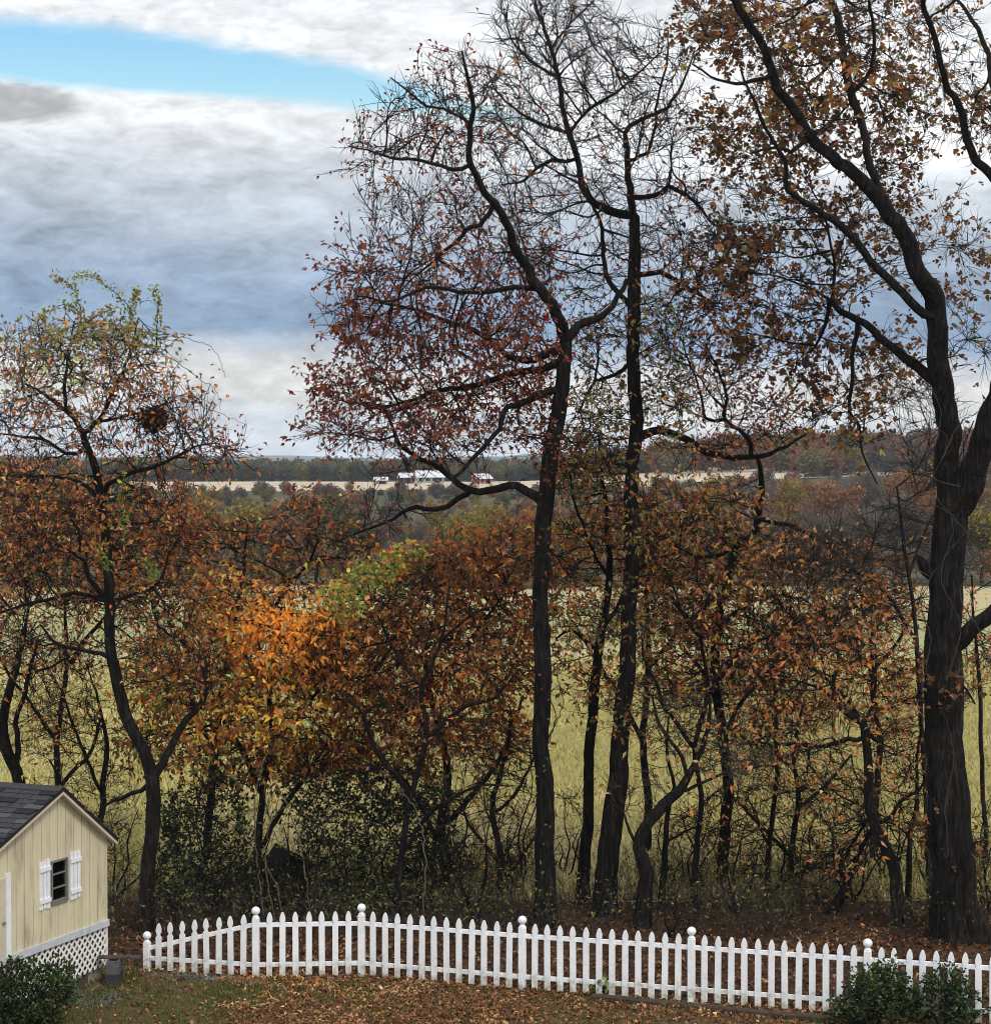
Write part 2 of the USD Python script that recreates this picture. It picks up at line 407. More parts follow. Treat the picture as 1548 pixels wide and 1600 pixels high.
def sheet(name, ys, halfw, nx, mat):
    ys = np.asarray(ys, float)
    u = np.linspace(-1, 1, nx)
    hw = np.array([halfw(y) for y in ys])
    X = u[None, :] * hw[:, None]
    Y = np.repeat(ys[:, None], nx, 1)
    Y = Y + (fence_y(X) - 31.9) * smooth(18, 31.9, Y) * (1 - smooth(31.9, 36.4, Y))
    Z = land_z(X, Y)
    v = np.stack([X, Y, Z], -1).reshape(-1, 3)
    i, j = np.meshgrid(np.arange(len(ys) - 1), np.arange(nx - 1), indexing='ij')
    a = (i * nx + j).ravel()
    f = np.stack([a, a + 1, a + nx + 1, a + nx], 1)
    return tag(part(name, (v, f), mat, smooth=True), kind='structure')


hw = lambda y: 30 + 0.62 * abs(y)
sheet('lawn', np.linspace(-6, 31.9, 60), hw, 90, M['lawn'])
sheet('wooded_bank', np.linspace(31.9, 36.4, 24), hw, 90, M['bank'])
sheet('meadow', np.concatenate([np.linspace(36.4, 120, 64), np.linspace(120, 232, 40)[1:]]), hw, 70, M['meadow'])
sheet('valley', np.linspace(232, 565, 50), hw, 60, M['valley'])
sheet('stubble_field', np.linspace(565, 745, 30), hw, 60, M['stubble'])
sheet('hills', np.concatenate([np.linspace(745, 1800, 30), np.linspace(1800, 7000, 90)[1:]]), hw, 220, M['hills'])
# ------------------------------------------------------------------ picket fence
fence = thing('picket_fence', 'white picket fence with ball topped posts across the yard', 'fence')


def picket_poly(w, h, head=0.215):
    """Flat face of a picket: a straight board, a notched neck and a spear head."""
    n, hw_ = w * 0.29, w / 2
    s = h - head
    right = [(hw_, 0), (hw_, s), (n, s + 0.024), (n * 0.98, s + 0.046), (hw_ * .96, s + 0.080), (hw_ * .98, s + 0.106), (hw_ * 0.84, s + 0.145), (hw_ * 0.52, s + 0.186), (hw_ * 0.2, h - 0.006)]
    return Polygon(right + [(-x, y) for x, y in right[::-1]])


POSTS = [(230, 1518, .56), (400, 1529, 1.03), (565, 1526, 1.05), (816, 1548, 1.05), (1080, 1568, 1.05), (1355, 1589.5, 1.05), (1640, 1611, 1.05)]
post_xyz = []
for px, py, h in POSTS:
    x, z = ray(px, py)
    Y = -CAM_Z / z
    post_xyz.append(np.array([x * Y, Y, 0.0]))
frng = np.random.default_rng(5)
for k, ((px, py, h), p) in enumerate(zip(POSTS, post_xyz)):
    w = 0.100
    hh = h - 0.115
    body = bevel_box(w, w, hh + 0.2, 0.008, (0, 0, hh / 2 - 0.1))
    col = trimesh.creation.revolve(np.array([[0, hh], [.048, hh], [.050, hh + .012], [.034, hh + .026], [.031, hh + .040], [0, hh + .044]]), sections=16)
    ball = trimesh.creation.icosphere(3, 0.064)
    ball.apply_scale([1, 1, 0.97])
    ball.apply_translation([0, 0, hh + 0.10])
    d = (post_xyz[min(k + 1, len(POSTS) - 1)] - post_xyz[max(k - 1, 0)])
    a = math.atan2(d[1], d[0])
    T = frame(p, (math.cos(a), math.sin(a), 0), (-math.sin(a), math.cos(a), 0), (0, 0, 1))
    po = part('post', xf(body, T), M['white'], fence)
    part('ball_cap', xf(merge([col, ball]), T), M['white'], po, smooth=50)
for k in range(len(POSTS) - 1):
    a, b = post_xyz[k], post_xyz[k + 1]
    L = np.linalg.norm(b - a)
    ex = (b - a) / L
    ey = np.array([-ex[1], ex[0], 0])
    n = [8, 7, 12, 12, 12, 12][k]
    h0, h1 = (.72, .985) if k == 0 else (1.0, 1.0)
    top0, top1 = (.36, .80) if k == 0 else (.80, .80)
    bot = 0.20
    # rails, behind the pickets
    for za, zb in ((top0, top1), (bot, bot)):
        ang = math.atan2(zb - za, L - 0.1)
        ln = math.hypot(L - 0.1, zb - za)
        r = bevel_box(ln + .012, 0.038, 0.066, 0.004)
        e = np.array([ex[0] * math.cos(ang), ex[1] * math.cos(ang), math.sin(ang)])
        up = np.cross(e, ey)
        o = (a + b) / 2 + np.array([0, 0, (za + zb) / 2]) + ey * 0.006
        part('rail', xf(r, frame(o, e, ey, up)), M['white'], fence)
    for i in range(n):
        t = (i + 1) / (n + 1)
        h = h0 + (h1 - h0) * t
        z0 = 0.035 + frng.uniform(-.008, .008)
        m = extrude(picket_poly(0.089, h - z0), 0.02)
        # local: x width, y height, z thickness -> stand it up, face to the yard
        o = a + (b - a) * t - ey * 0.016 + np.array([0, 0, z0])
        lean = frng.normal(0, .008)
        e1 = ex * math.cos(lean) + np.array([0, 0, math.sin(lean)])
        e2 = np.array([0, 0, math.cos(lean)]) - ex * math.sin(lean)
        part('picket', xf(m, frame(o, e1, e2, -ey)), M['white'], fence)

# ------------------------------------------------------------------ playhouse
ph_o = np.array([-5.81, 30.9, 0.0])
ph = thing('playhouse', 'cream board playhouse with white shutters and lattice skirt at the left edge', 'playhouse')
Gx = np.array([-.38, -.925, 0.0]); Gx /= np.linalg.norm(Gx)       # along the gable wall, away from the right corner
Rx = np.array([Gx[1], -Gx[0], 0.0])                                # along the ridge, out of the picture to the left
Nz = np.array([0, 0, 1.0])
Fo = -Rx                                                           # outward normal of the gable wall


def ph_T(t, out, z):
    """Frame in the gable wall: x towards the near left, y up, z outwards."""
    return frame(ph_o + Gx * t + Fo * out + Nz * z, Gx, Nz, Fo)


def ph_at(px, py):
    """Place on the gable wall (t, z) of a point of the photograph."""
    k, kz = ray(px, py)
    t = float((k * ph_o[1] - ph_o[0]) / (Gx[0] - k * Gx[1]))
    return t, float(CAM_Z + kz * (ph_o[1] + Gx[1] * t))


W_L, Z0, Z1, TP, ZP = 3.75, 0.90, 2.14, 1.286, 3.02
ZL = ZP - (W_L - TP) * 0.372
LEN = 2.35
roofline = lambda t: Z1 + (ZP - Z1) * t / TP if t < TP else ZP + (ZL - ZP) * (t - TP) / (W_L - TP)
wall_poly = Polygon([(0, Z0), (0, Z1), (TP, ZP), (W_L, ZL), (W_L, Z0)])
win = [ph_at(104.5, 1334), ph_at(79, 1352), ph_at(105, 1404), ph_at(79, 1412)]
wt0, wt1 = win[0][0], win[1][0]
wz1, wz0 = (win[0][1] + win[1][1]) / 2, (win[2][1] + win[3][1]) / 2
hole = sbox(wt0, wz0, wt1, wz1)
prng = np.random.default_rng(11)
t = 0.03
while t < W_L - 0.02:
    t2 = min(t + 0.203, W_L)
    b = sbox(t + .0065, Z0, t2 - .0065, 5).intersection(wall_poly).difference(hole)
    for g in getattr(b, 'geoms', [b]):
        if g.area > 1e-4:
            part('board', xf(extrude(g, 0.016), ph_T(0, -0.016 + prng.uniform(-.0015, .0015), 0)), M['siding'], ph)
    t = t2
back = extrude(wall_poly.difference(hole), 0.05)
part('gable_wall', xf(back, ph_T(0, -0.068, 0)), M['dark_wood'], ph)
# the other walls, seen edge-on or from a step aside
def wall_box(t0, t1, o0, o1, z0, z1):
    m = trimesh.creation.box([t1 - t0, z1 - z0, o1 - o0])
    m.apply_translation([(t0 + t1) / 2, (z0 + z1) / 2, (o0 + o1) / 2])
    return xf(m, ph_T(0, 0, 0))
part('side_wall', wall_box(0, .05, -LEN, -.07, Z0, Z1), M['siding'], ph)
part('side_wall', wall_box(W_L - .05, W_L, -LEN, -.07, Z0, ZL), M['siding'], ph)
part('rear_wall', xf(extrude(wall_poly.buffer(-.052), 0.04), ph_T(0, -LEN, 0)), M['siding'], ph)
part('floor', wall_box(.052, W_L - .052, -LEN + .05, -.07, Z0 - .02, Z0 + .02), M['old_board'], ph)
part('corner_trim', wall_box(-.012, .04, -.02, .014, Z0, Z1 + .0), M['soffit'], ph)
part('base_trim', wall_box(-.035, W_L + .03, -.03, .035, Z0 - .10, Z0 + .0), M['trim_grey'], ph)
# door casing at the left edge of the picture
dt = ph_at(15, 1420)[0]
dz = ph_at(10, 1365)[1]
part('door_trim', wall_box(dt, dt + .10, .001, .026, Z0, dz), M['white_wood'], ph)
dr = part('door', wall_box(dt + .103, dt + .74, .001, .012, Z0 + .01, dz - .06), M['soffit'], ph)
part('handle', xf(trimesh.creation.icosphere(2, .022), ph_T(dt + .17, .036, Z0 + .48)), M['frame_grey'], dr, smooth=True)
# window: frame, three lights, two shutters
wd = thing  # (name kept short below)
frame_mesh = extrude(hole.buffer(.0).difference(hole.buffer(-.026, join_style=2)), 0.06)
wf = part('window', xf(frame_mesh, ph_T(0, -.036, 0)), M['frame_grey'], ph)
for k in (1, 2):
    z = wz0 + (wz1 - wz0) * k / 3
    part('muntin', wall_box(wt0 + .026, wt1 - .026, -.022, .006, z - .011, z + .011), M['frame_grey'], wf)
for k in range(3):
    za, zb = wz0 + (wz1 - wz0) * k / 3 + .012, wz0 + (wz1 - wz0) * (k + 1) / 3 - .012
    part('pane', wall_box(wt0 + .026, wt1 - .026, -.016, -.012, za, zb), M['glass'], wf)
part('sill', wall_box(wt0 - .0, wt1 + .0, .002, .03, wz0 - .03, wz0 - .002), M['frame_grey'], wf)
part('curtain', wall_box(wt0 - .1, wt1 + .1, -.9, -.86, Z0 + .03, wz1 + .1), M['inside'], ph)
for (pa, pb) in (((124.5, 1326), (108, 1330)), ((77, 1342), (60, 1347))):
    ta, tb = ph_at(*pa)[0], ph_at(*pb)[0]
    za, zb = wz0 - .045, wz1 + .045
    sh = UsdGeom.Xform.Define(stage, numbered(str(ph.GetPath()), 'shutter')).GetPrim()
    wdt = (tb - ta)
    part('backing', wall_box(ta + .012, tb - .012, -.0005, .0015, za + .03, zb - .03), M['frame_grey'], sh)
    for q in range(3):
        a0 = ta + wdt * q / 3
        part('slat', wall_box(a0 + .011, a0 + wdt / 3 - .011, .002, .020, za + prng.uniform(-.012, .012), zb + prng.uniform(-.015, .015)), M['white_wood'], sh)
    for zz in (za + .12, zb - .12):
        part('batten', wall_box(ta + .004, tb - .004, .021, .038, zz - .032, zz + .032), M['white_wood'], sh)
# roof: two decks, each course of shingles laid tab by tab
roof = part('roof', merge([
    xf(extrude(Polygon([(-.13, roofline(0) - .13 * (ZP - Z1) / TP - .0), (TP, ZP), (TP, ZP + .035), (-.13, roofline(0) - .13 * (ZP - Z1) / TP + .035)]), LEN + .26), ph_T(0, -LEN - .13, 0)),
    xf(extrude(Polygon([(TP, ZP), (W_L + .15, ZL - .15 * .372), (W_L + .15, ZL - .15 * .372 + .035), (TP, ZP + .035)]), LEN + .26), ph_T(0, -LEN - .13, 0))]), M['dark_wood'], ph)
srng = np.random.default_rng(3)
def shingles(t0, z0, t1, z1):
    """Courses from the eave (t0, z0) up to the ridge (t1, z1)."""
    d = np.array([t1 - t0, z1 - z0]); Ls = np.linalg.norm(d); d /= Ls
    up = np.array([-d[1], d[0]]) if -d[1] * 0 + d[0] > 0 else np.array([d[1], -d[0]])
    c = 0.135
    k = 0
    while k * c < Ls - .03:
        s0, s1 = k * c, min(k * c + c + .06, Ls)
        x = -LEN - .13 + srng.uniform(-.2, 0)
        while x < .13:
            wdt = srng.uniform(.24, .34)
            xa, xb = max(x + .008, -LEN - .132), min(x + wdt - .008, .135)
            x += wdt
            if xb - xa < .03:
                continue
            th = .012 + srng.uniform(0, .014)
            pa, pb = np.array([t0, z0]) + d * (s0 - srng.uniform(0, .012)), np.array([t0, z0]) + d * s1
            q = [pa + up * .044, pa + up * (.044 + th), pb + up * (.037 + .006), pb + up * .037]
            m = extrude(Polygon(q if Polygon(q).exterior.is_ccw else q[::-1]), xb - xa)
            part('shingle', xf(m, ph_T(0, xa, 0)), M[('sh0', 'sh1', 'sh1', 'sh2')[srng.integers(4)]], roof)
        k += 1
shingles(W_L + .15, ZL - .15 * .372, TP, ZP)
shingles(-.13, roofline(0) - .13 * (ZP - Z1) / TP, TP, ZP)
cap = extrude(Polygon([(TP - .13, ZP - .02), (TP, ZP + .055), (TP + .13, ZP + .005), (TP + .13, ZP + .021), (TP, ZP + .072), (TP - .13, ZP - .004)]), LEN + .265)
part('ridge_cap', xf(cap, ph_T(0, -LEN - .132, 0)), M['sh1'], roof)
# barge boards and soffit under the overhang
for (a, b) in (((-.13, roofline(0) - .13 * (ZP - Z1) / TP), (TP, ZP)), ((W_L + .15, ZL - .15 * .372), (TP, ZP))):
    part('barge_board', xf(extrude(Polygon([a, b, (b[0], b[1] - .045), (a[0], a[1] - .045)]).buffer(0), .02), ph_T(0, .105, -.003)), M['soffit'], ph)
    part('soffit', xf(extrude(Polygon([(a[0], a[1] - .004), (b[0], b[1] - .004), (b[0], b[1] - .022), (a[0], a[1] - .022)]).buffer(0), .10), ph_T(0, .003, -.003)), M['soffit'], ph)
# lattice skirt: two crossing layers of laths, cut to the opening
lat = UsdGeom.Xform.Define(stage, numbered(str(ph.GetPath()), 'lattice_skirt')).GetPrim()
zb = 0.17
lat_poly = Polygon([(-.0, zb + .05), (-.0, Z0 - .10), (W_L, Z0 - .10), (W_L, zb - .02)])
for s, o in ((1, -.012), (-1, -.004)):
    c = -2.0
    while c < W_L + 2:
        ln = LineString([(c - 2, .5 - 2 * s), (c + 2, .5 + 2 * s)]).buffer(.017, cap_style=2)
        g = ln.intersection(lat_poly)
        for q in getattr(g, 'geoms', [g]):
            if not q.is_empty and q.area > 3e-4:
                part('lath', xf(extrude(q, .007), ph_T(0, o, 0)), M['lattice'], lat)
        c += .135
part('skirt_frame', wall_box(-.03, .0, -.03, .006, zb + .02, Z0 - .10), M['lattice'], ph)
for t0, m in ((.06, 'concrete_tan'), (.42, 'old_board'), (1.7, 'concrete_tan'), (3.2, 'concrete_tan')):
    part('footing', wall_box(t0, t0 + .36, -.36, -.05, -.05, .20), M[m], ph)
part('joist', wall_box(.0, W_L, -.30, -.06, .22, .32), M['dark_wood'], ph)

# ------------------------------------------------------------------ small things in the yard
def block_mesh(L=.39, W=.19, H=.19):
    p = sbox(-L / 2, -W / 2, L / 2, W / 2).difference(sbox(-L / 2 + .03, -W / 2 + .03, -.015, W / 2 - .03)).difference(sbox(.015, -W / 2 + .03, L / 2 - .03, W / 2 - .03))
    return extrude(p, H)
def ground_at(px, py):
    x, z = ray(px, py)
    Y = -CAM_Z / z
    return np.array([x * Y, Y, 0.0])
bp = ground_at(177, 1541)
blk = [('lower grey concrete block of the stack beside the playhouse corner', 0, 0.0, 20), ('upper grey concrete block of the stack under a dark plank', 0, .192, 22)]
for lab, dx_, z_, rz in blk:
    t_ = thing('concrete_block', lab, 'block', (bp[0] + dx_, bp[1] + .1, z_), rz + 70, 'blocks stacked by the playhouse')
    part('shell', block_mesh(), M['concrete_dark' if z_ == 0 else 'concrete'], t_)
    part('web', trimesh.creation.box([.024, .125, .15], trimesh.transformations.translation_matrix([0, 0, .08])), M['concrete_dark'], t_)
pl = bevel_box(.62, .14, .03, .004, (bp[0] + .06, bp[1] + .12, .40))
tag(part('plank', pl, M['old_board']), 'dark plank laid on the concrete blocks beside the playhouse', 'plank')
# landscape timber edging along the foot of the fence
for (pa, pb, lab) in (((925, 1562), (1150, 1584), 'long weathered edging timber half buried in leaves before the fence'), ((1152, 1584.5), (1345, 1602), 'shorter edging timber that ends at the dark shrub')):
    a, b = ground_at(*pa), ground_at(*pb)
    L = np.linalg.norm(b - a); ex = (b - a) / L
    m = bevel_box(L - .01, .12, .11, .02)
    tag(part('edging_timber', xf(m, frame((a + b) / 2 + np.array([0, 0, .025]), ex, (-ex[1], ex[0], 0), (0, 0, 1))), M['timber']), lab, 'timber')
# small black hut in the brush behind the fence
ho = at(447, 1440, 36.2)
ho[2] = land_z(ho[0], ho[1]) - .02
hut = thing('small_hut', 'black peaked hut half hidden in the brush behind the fence', 'hut', tuple(ho), 24)
hp = Polygon([(-.30, 0), (-.30, .62), (-.06, .98), (.32, .76), (.32, 0)])
part('wall', frame_ := xf(extrude(hp, .7), frame((0, 0.35, 0), (1, 0, 0), (0, 0, 1), (0, -1, 0))), M['black_wood'], hut)
for (a, b) in (((-.36, .58), (-.06, 1.01)), ((.40, .74), (-.06, 1.01))):
    q = Polygon([a, b, (b[0], b[1] + .03), (a[0], a[1] + .03)]).buffer(0)
    part('roof', xf(extrude(q, .82), frame((0, 0.41, 0.006), (1, 0, 0), (0, 0, 1), (0, -1, 0))), M['black_wood'], hut)
part('door', trimesh.creation.box([.26, .012, .46], trimesh.transformations.translation_matrix([0.02, -.358, .27])), M['dark_wood'], hut)
# ------------------------------------------------------------------ how trees grow
def catmull(P, n):
    """A smooth curve through the rows of P: n points per span."""
    P = np.asarray(P, float)
    Q = np.vstack([2 * P[0] - P[1], P, 2 * P[-1] - P[-2]])
    out = []
    for i in range(len(P) - 1):
        a, b, c, d = Q[i:i + 4]
        k = n[i] if np.ndim(n) else n
        t = (np.arange(k) / k)[:, None]
        out.append(.5 * (2 * b + (c - a) * t + (2 * a - 5 * b + 4 * c - d) * t ** 2 + (3 * b - a - 3 * c + d) * t ** 3))
    return np.vstack(out + [P[-1:]])


def tube(p, r, sides, ridges=None, seed=0):
    """(vertices, triangles) of a tapered tube that ends in a point."""
    p = np.asarray(p, float); r = np.asarray(r, float)
    n = len(p)
    t = np.gradient(p, axis=0) if n > 1 else np.array([[0, 0, 1.0]])
    t /= np.linalg.norm(t, axis=1, keepdims=True) + 1e-9
    ref = np.array([0, 1.0, 0.05]) if abs(t[0, 1]) < 0.9 else np.array([1.0, 0, 0])
    a = np.cross(t, ref); a /= np.linalg.norm(a, axis=1, keepdims=True) + 1e-9
    b = np.cross(t, a)
    ang = np.arange(sides) * 2 * np.pi / sides
    rr = np.broadcast_to(r[:, None], (n, sides)).copy()
    if ridges:
        s = np.concatenate([[0], np.cumsum(np.linalg.norm(np.diff(p, axis=0), axis=1))])
        A, S = np.meshgrid(ang, s)
        q = np.stack([np.cos(A) * 1.6 * ridges, np.sin(A) * 1.6 * ridges, S * .22 + seed], -1)
        f = meshkit.fbm(q, 3, seed)
        fine = np.abs(meshkit.noise(np.stack([np.cos(A) * 4.2 * ridges, np.sin(A) * 4.2 * ridges, S * .45], -1), seed + 3) - .5) * 2
        rr = rr * (1 + .22 * (f - .5) * 2 + .20 * (fine - .5))
    v = p[:, None] + rr[..., None] * (np.cos(ang)[None, :, None] * a[:, None] + np.sin(ang)[None, :, None] * b[:, None])
    v = v.reshape(-1, 3)
    i, j = np.meshgrid(np.arange(n - 1), np.arange(sides), indexing='ij')
    j2 = (j + 1) % sides
    q = np.stack([i * sides + j, i * sides + j2, (i + 1) * sides + j2, (i + 1) * sides + j], -1).reshape(-1, 4)
    f = np.vstack([q[:, [0, 1, 2]], q[:, [0, 2, 3]]])
    v = np.vstack([v, p[-1:] + t[-1:] * r[-1] * 1.5])
    k = (n - 1) * sides
    f = np.vstack([f, np.stack([k + np.arange(sides), k + (np.arange(sides) + 1) % sides, np.full(sides, n * sides)], 1)])
    return v, f


def pool(parts_):
    vs, fs, k = [], [], 0
    for v, f in parts_:
        vs.append(v); fs.append(f + k); k += len(v)
    return np.vstack(vs), np.vstack(fs)


def unit(v):
    return v / (np.linalg.norm(v, axis=-1, keepdims=True) + 1e-9)


LANCE = (np.array([[0, 0, 0], [.42, .5, .16], [.42, -.5, .16], [1, 0, -.12], [.5, 0, 0]]), np.array([[0, 2, 4], [0, 4, 1], [2, 3, 4], [4, 3, 1]]))
OAK = (np.array([[0, 0, 0], [.28, 0, .02], [.52, 0, .03], [.76, 0, 0], [1, 0, -.10], [.30, .46, .12], [.58, .52, .14], [.84, .30, .04], [.30, -.46, .12], [.58, -.52, .14], [.84, -.30, .04]]),
       np.array([[0, 1, 5], [1, 2, 6], [2, 3, 7], [3, 4, 7], [1, 0, 8], [2, 1, 9], [3, 2, 10], [4, 3, 10], [5, 1, 6], [9, 1, 8]][:10]))
ROUND = (np.array([[0, 0, 0], [.3, .46, .10], [.75, .40, .08], [1, 0, -.05], [.75, -.40, .08], [.3, -.46, .10], [.5, 0, 0]]), np.array([[6, 0, 5], [6, 5, 4], [6, 4, 3], [6, 3, 2], [6, 2, 1], [6, 1, 0]]))


def leaf_mesh(P, axis, nrm, L, W, shape, rng, curl=1.0):
    """All leaves of one crown: each its own little folded blade."""
    V, F = shape
    axis = unit(axis)
    nrm = unit(nrm - axis * (nrm * axis).sum(-1, keepdims=True))
    side = np.cross(nrm, axis)
    n = len(P)
    c = rng.uniform(.2, 1.9, n)[:, None] * curl
    v = P[:, None] + V[None, :, 0:1] * L[:, None, None] * axis[:, None] + V[None, :, 1:2] * W[:, None, None] * side[:, None] + (V[None, :, 2] * c)[..., None] * L[:, None, None] * nrm[:, None]
    f = F[None] + (np.arange(n) * len(V))[:, None, None]
    return v.reshape(-1, 3), f.reshape(-1, 3), len(V)


def tints(n, palette, rng, var=.34, pos=None, patch=1.2, seed=0):
    """One colour per leaf, picked from the weighted palette with neighbours alike."""
    cols = np.array([c for _, c in palette]); w = np.array([x for x, _ in palette], float); w /= w.sum()
    u = rng.random(n)
    if pos is not None:
        f = meshkit.fbm(pos * patch, 3, seed)
        f = np.clip((f - .5) * 2.2 + .5, 0, .999)
        u = np.where(rng.random(n) < .60, f, u)
    k = np.searchsorted(np.cumsum(w), u).clip(0, len(w) - 1)
    c = cols[k]
    return np.clip(c * np.exp(rng.normal(0, var, (n, 1))) * np.exp(rng.normal(0, .07, (n, 3))), .002, .9)


def colonize(nodes, parent, attract, step, kill, infl, rng, wob=.28, tropism=(0, 0, .06), iters=90, jitter=.0):
    """Space colonisation: grows the node tree towards the attraction points. Returns nodes, parents."""
    P = [np.asarray(x, float) for x in nodes]; par = list(parent)
    A = np.asarray(attract, float)
    best = np.full(len(A), np.inf); near = np.zeros(len(A), int)
    fresh0 = 0
    alive = np.ones(len(A), bool)
    kids = {}
    for it in range(iters):
        new = np.array(P[fresh0:])
        if len(new) == 0:
            break
        d, i = cKDTree(new).query(A)
        upd = d < best
        best[upd] = d[upd]; near[upd] = i[upd] + fresh0
        fresh0 = len(P)
        alive &= best > kill
        use = alive & (best < infl)
        if not use.any():
            if alive.any() and it < 6:
                infl *= 1.5
                fresh0 = len(P) - len(new)
                continue
            break
        idx = near[use]
        all_ = np.array(P)
        D = unit(A[use] - all_[idx])
        acc = np.zeros((len(P), 3)); np.add.at(acc, idx, D)
        who = np.unique(idx)
        dirs = unit(acc[who]) + rng.normal(0, wob, (len(who), 3)) + np.array(tropism)
        q = all_[who] + unit(dirs) * step
        ok = np.array([kids.get(k, 0) < 3 for k in who])
        for k, x, o in zip(who, q, ok):
            if o:
                kids[k] = kids.get(k, 0) + 1
                P.append(x); par.append(int(k))
        if it > 0 and not ok.any():
            break
    return np.array(P), np.array(par)


def chains(P, par, n0, rad):
    """Splits the grown nodes (those from n0 on) into strands that follow the thickest child."""
    n = len(P)
    kids = [[] for _ in range(n)]
    for i in range(n0, n):
        kids[par[i]].append(i)
    out = []
    for i in range(n):
        ks = sorted(kids[i], key=lambda k: -rad[k])
        for j, k in enumerate(ks):
            if i >= n0 and j == 0:
                continue
            c = [i, k]
            while kids[c[-1]]:
                c.append(max(kids[c[-1]], key=lambda q: rad[q]))
            out.append(c)
    return out


def twig_batch(base, d1, d2, length, r0):
    """Many short bent twigs as three-sided slivers of three pieces."""
    n = len(base)
    d15 = unit(d1 * .7 + d2 * .3 + np.cross(d1, d2) * .2)
    d3 = unit(d2 + (d2 - d1) * .35)
    m1 = base + d1 * (length * .34)[:, None]
    m = m1 + d15 * (length * .33)[:, None]
    e = m + d3 * (length * .33)[:, None]
    t = unit(d1 + d2)
    a = unit(np.cross(t, np.array([.31, .83, .47])))
    b = np.cross(t, a)
    ang = np.arange(3) * 2 * np.pi / 3
    ring = (np.cos(ang)[None, :, None] * a[:, None] + np.sin(ang)[None, :, None] * b[:, None])
    v = np.concatenate([base[:, None] + ring * r0[:, None, None], m1[:, None] + ring * (r0 * .82)[:, None, None], m[:, None] + ring * (r0 * .62)[:, None, None], e[:, None]], 1)
    f = []
    for j in range(3):
        k = (j + 1) % 3
        f += [[j, k, 3 + k], [j, 3 + k, 3 + j], [3 + j, 3 + k, 6 + k], [3 + j, 6 + k, 6 + j], [6 + j, 6 + k, 9]]
    f = np.array(f)[None] + (np.arange(n) * 10)[:, None, None]
    return v.reshape(-1, 3), f.reshape(-1, 3), m, e


DENSER = 3.4


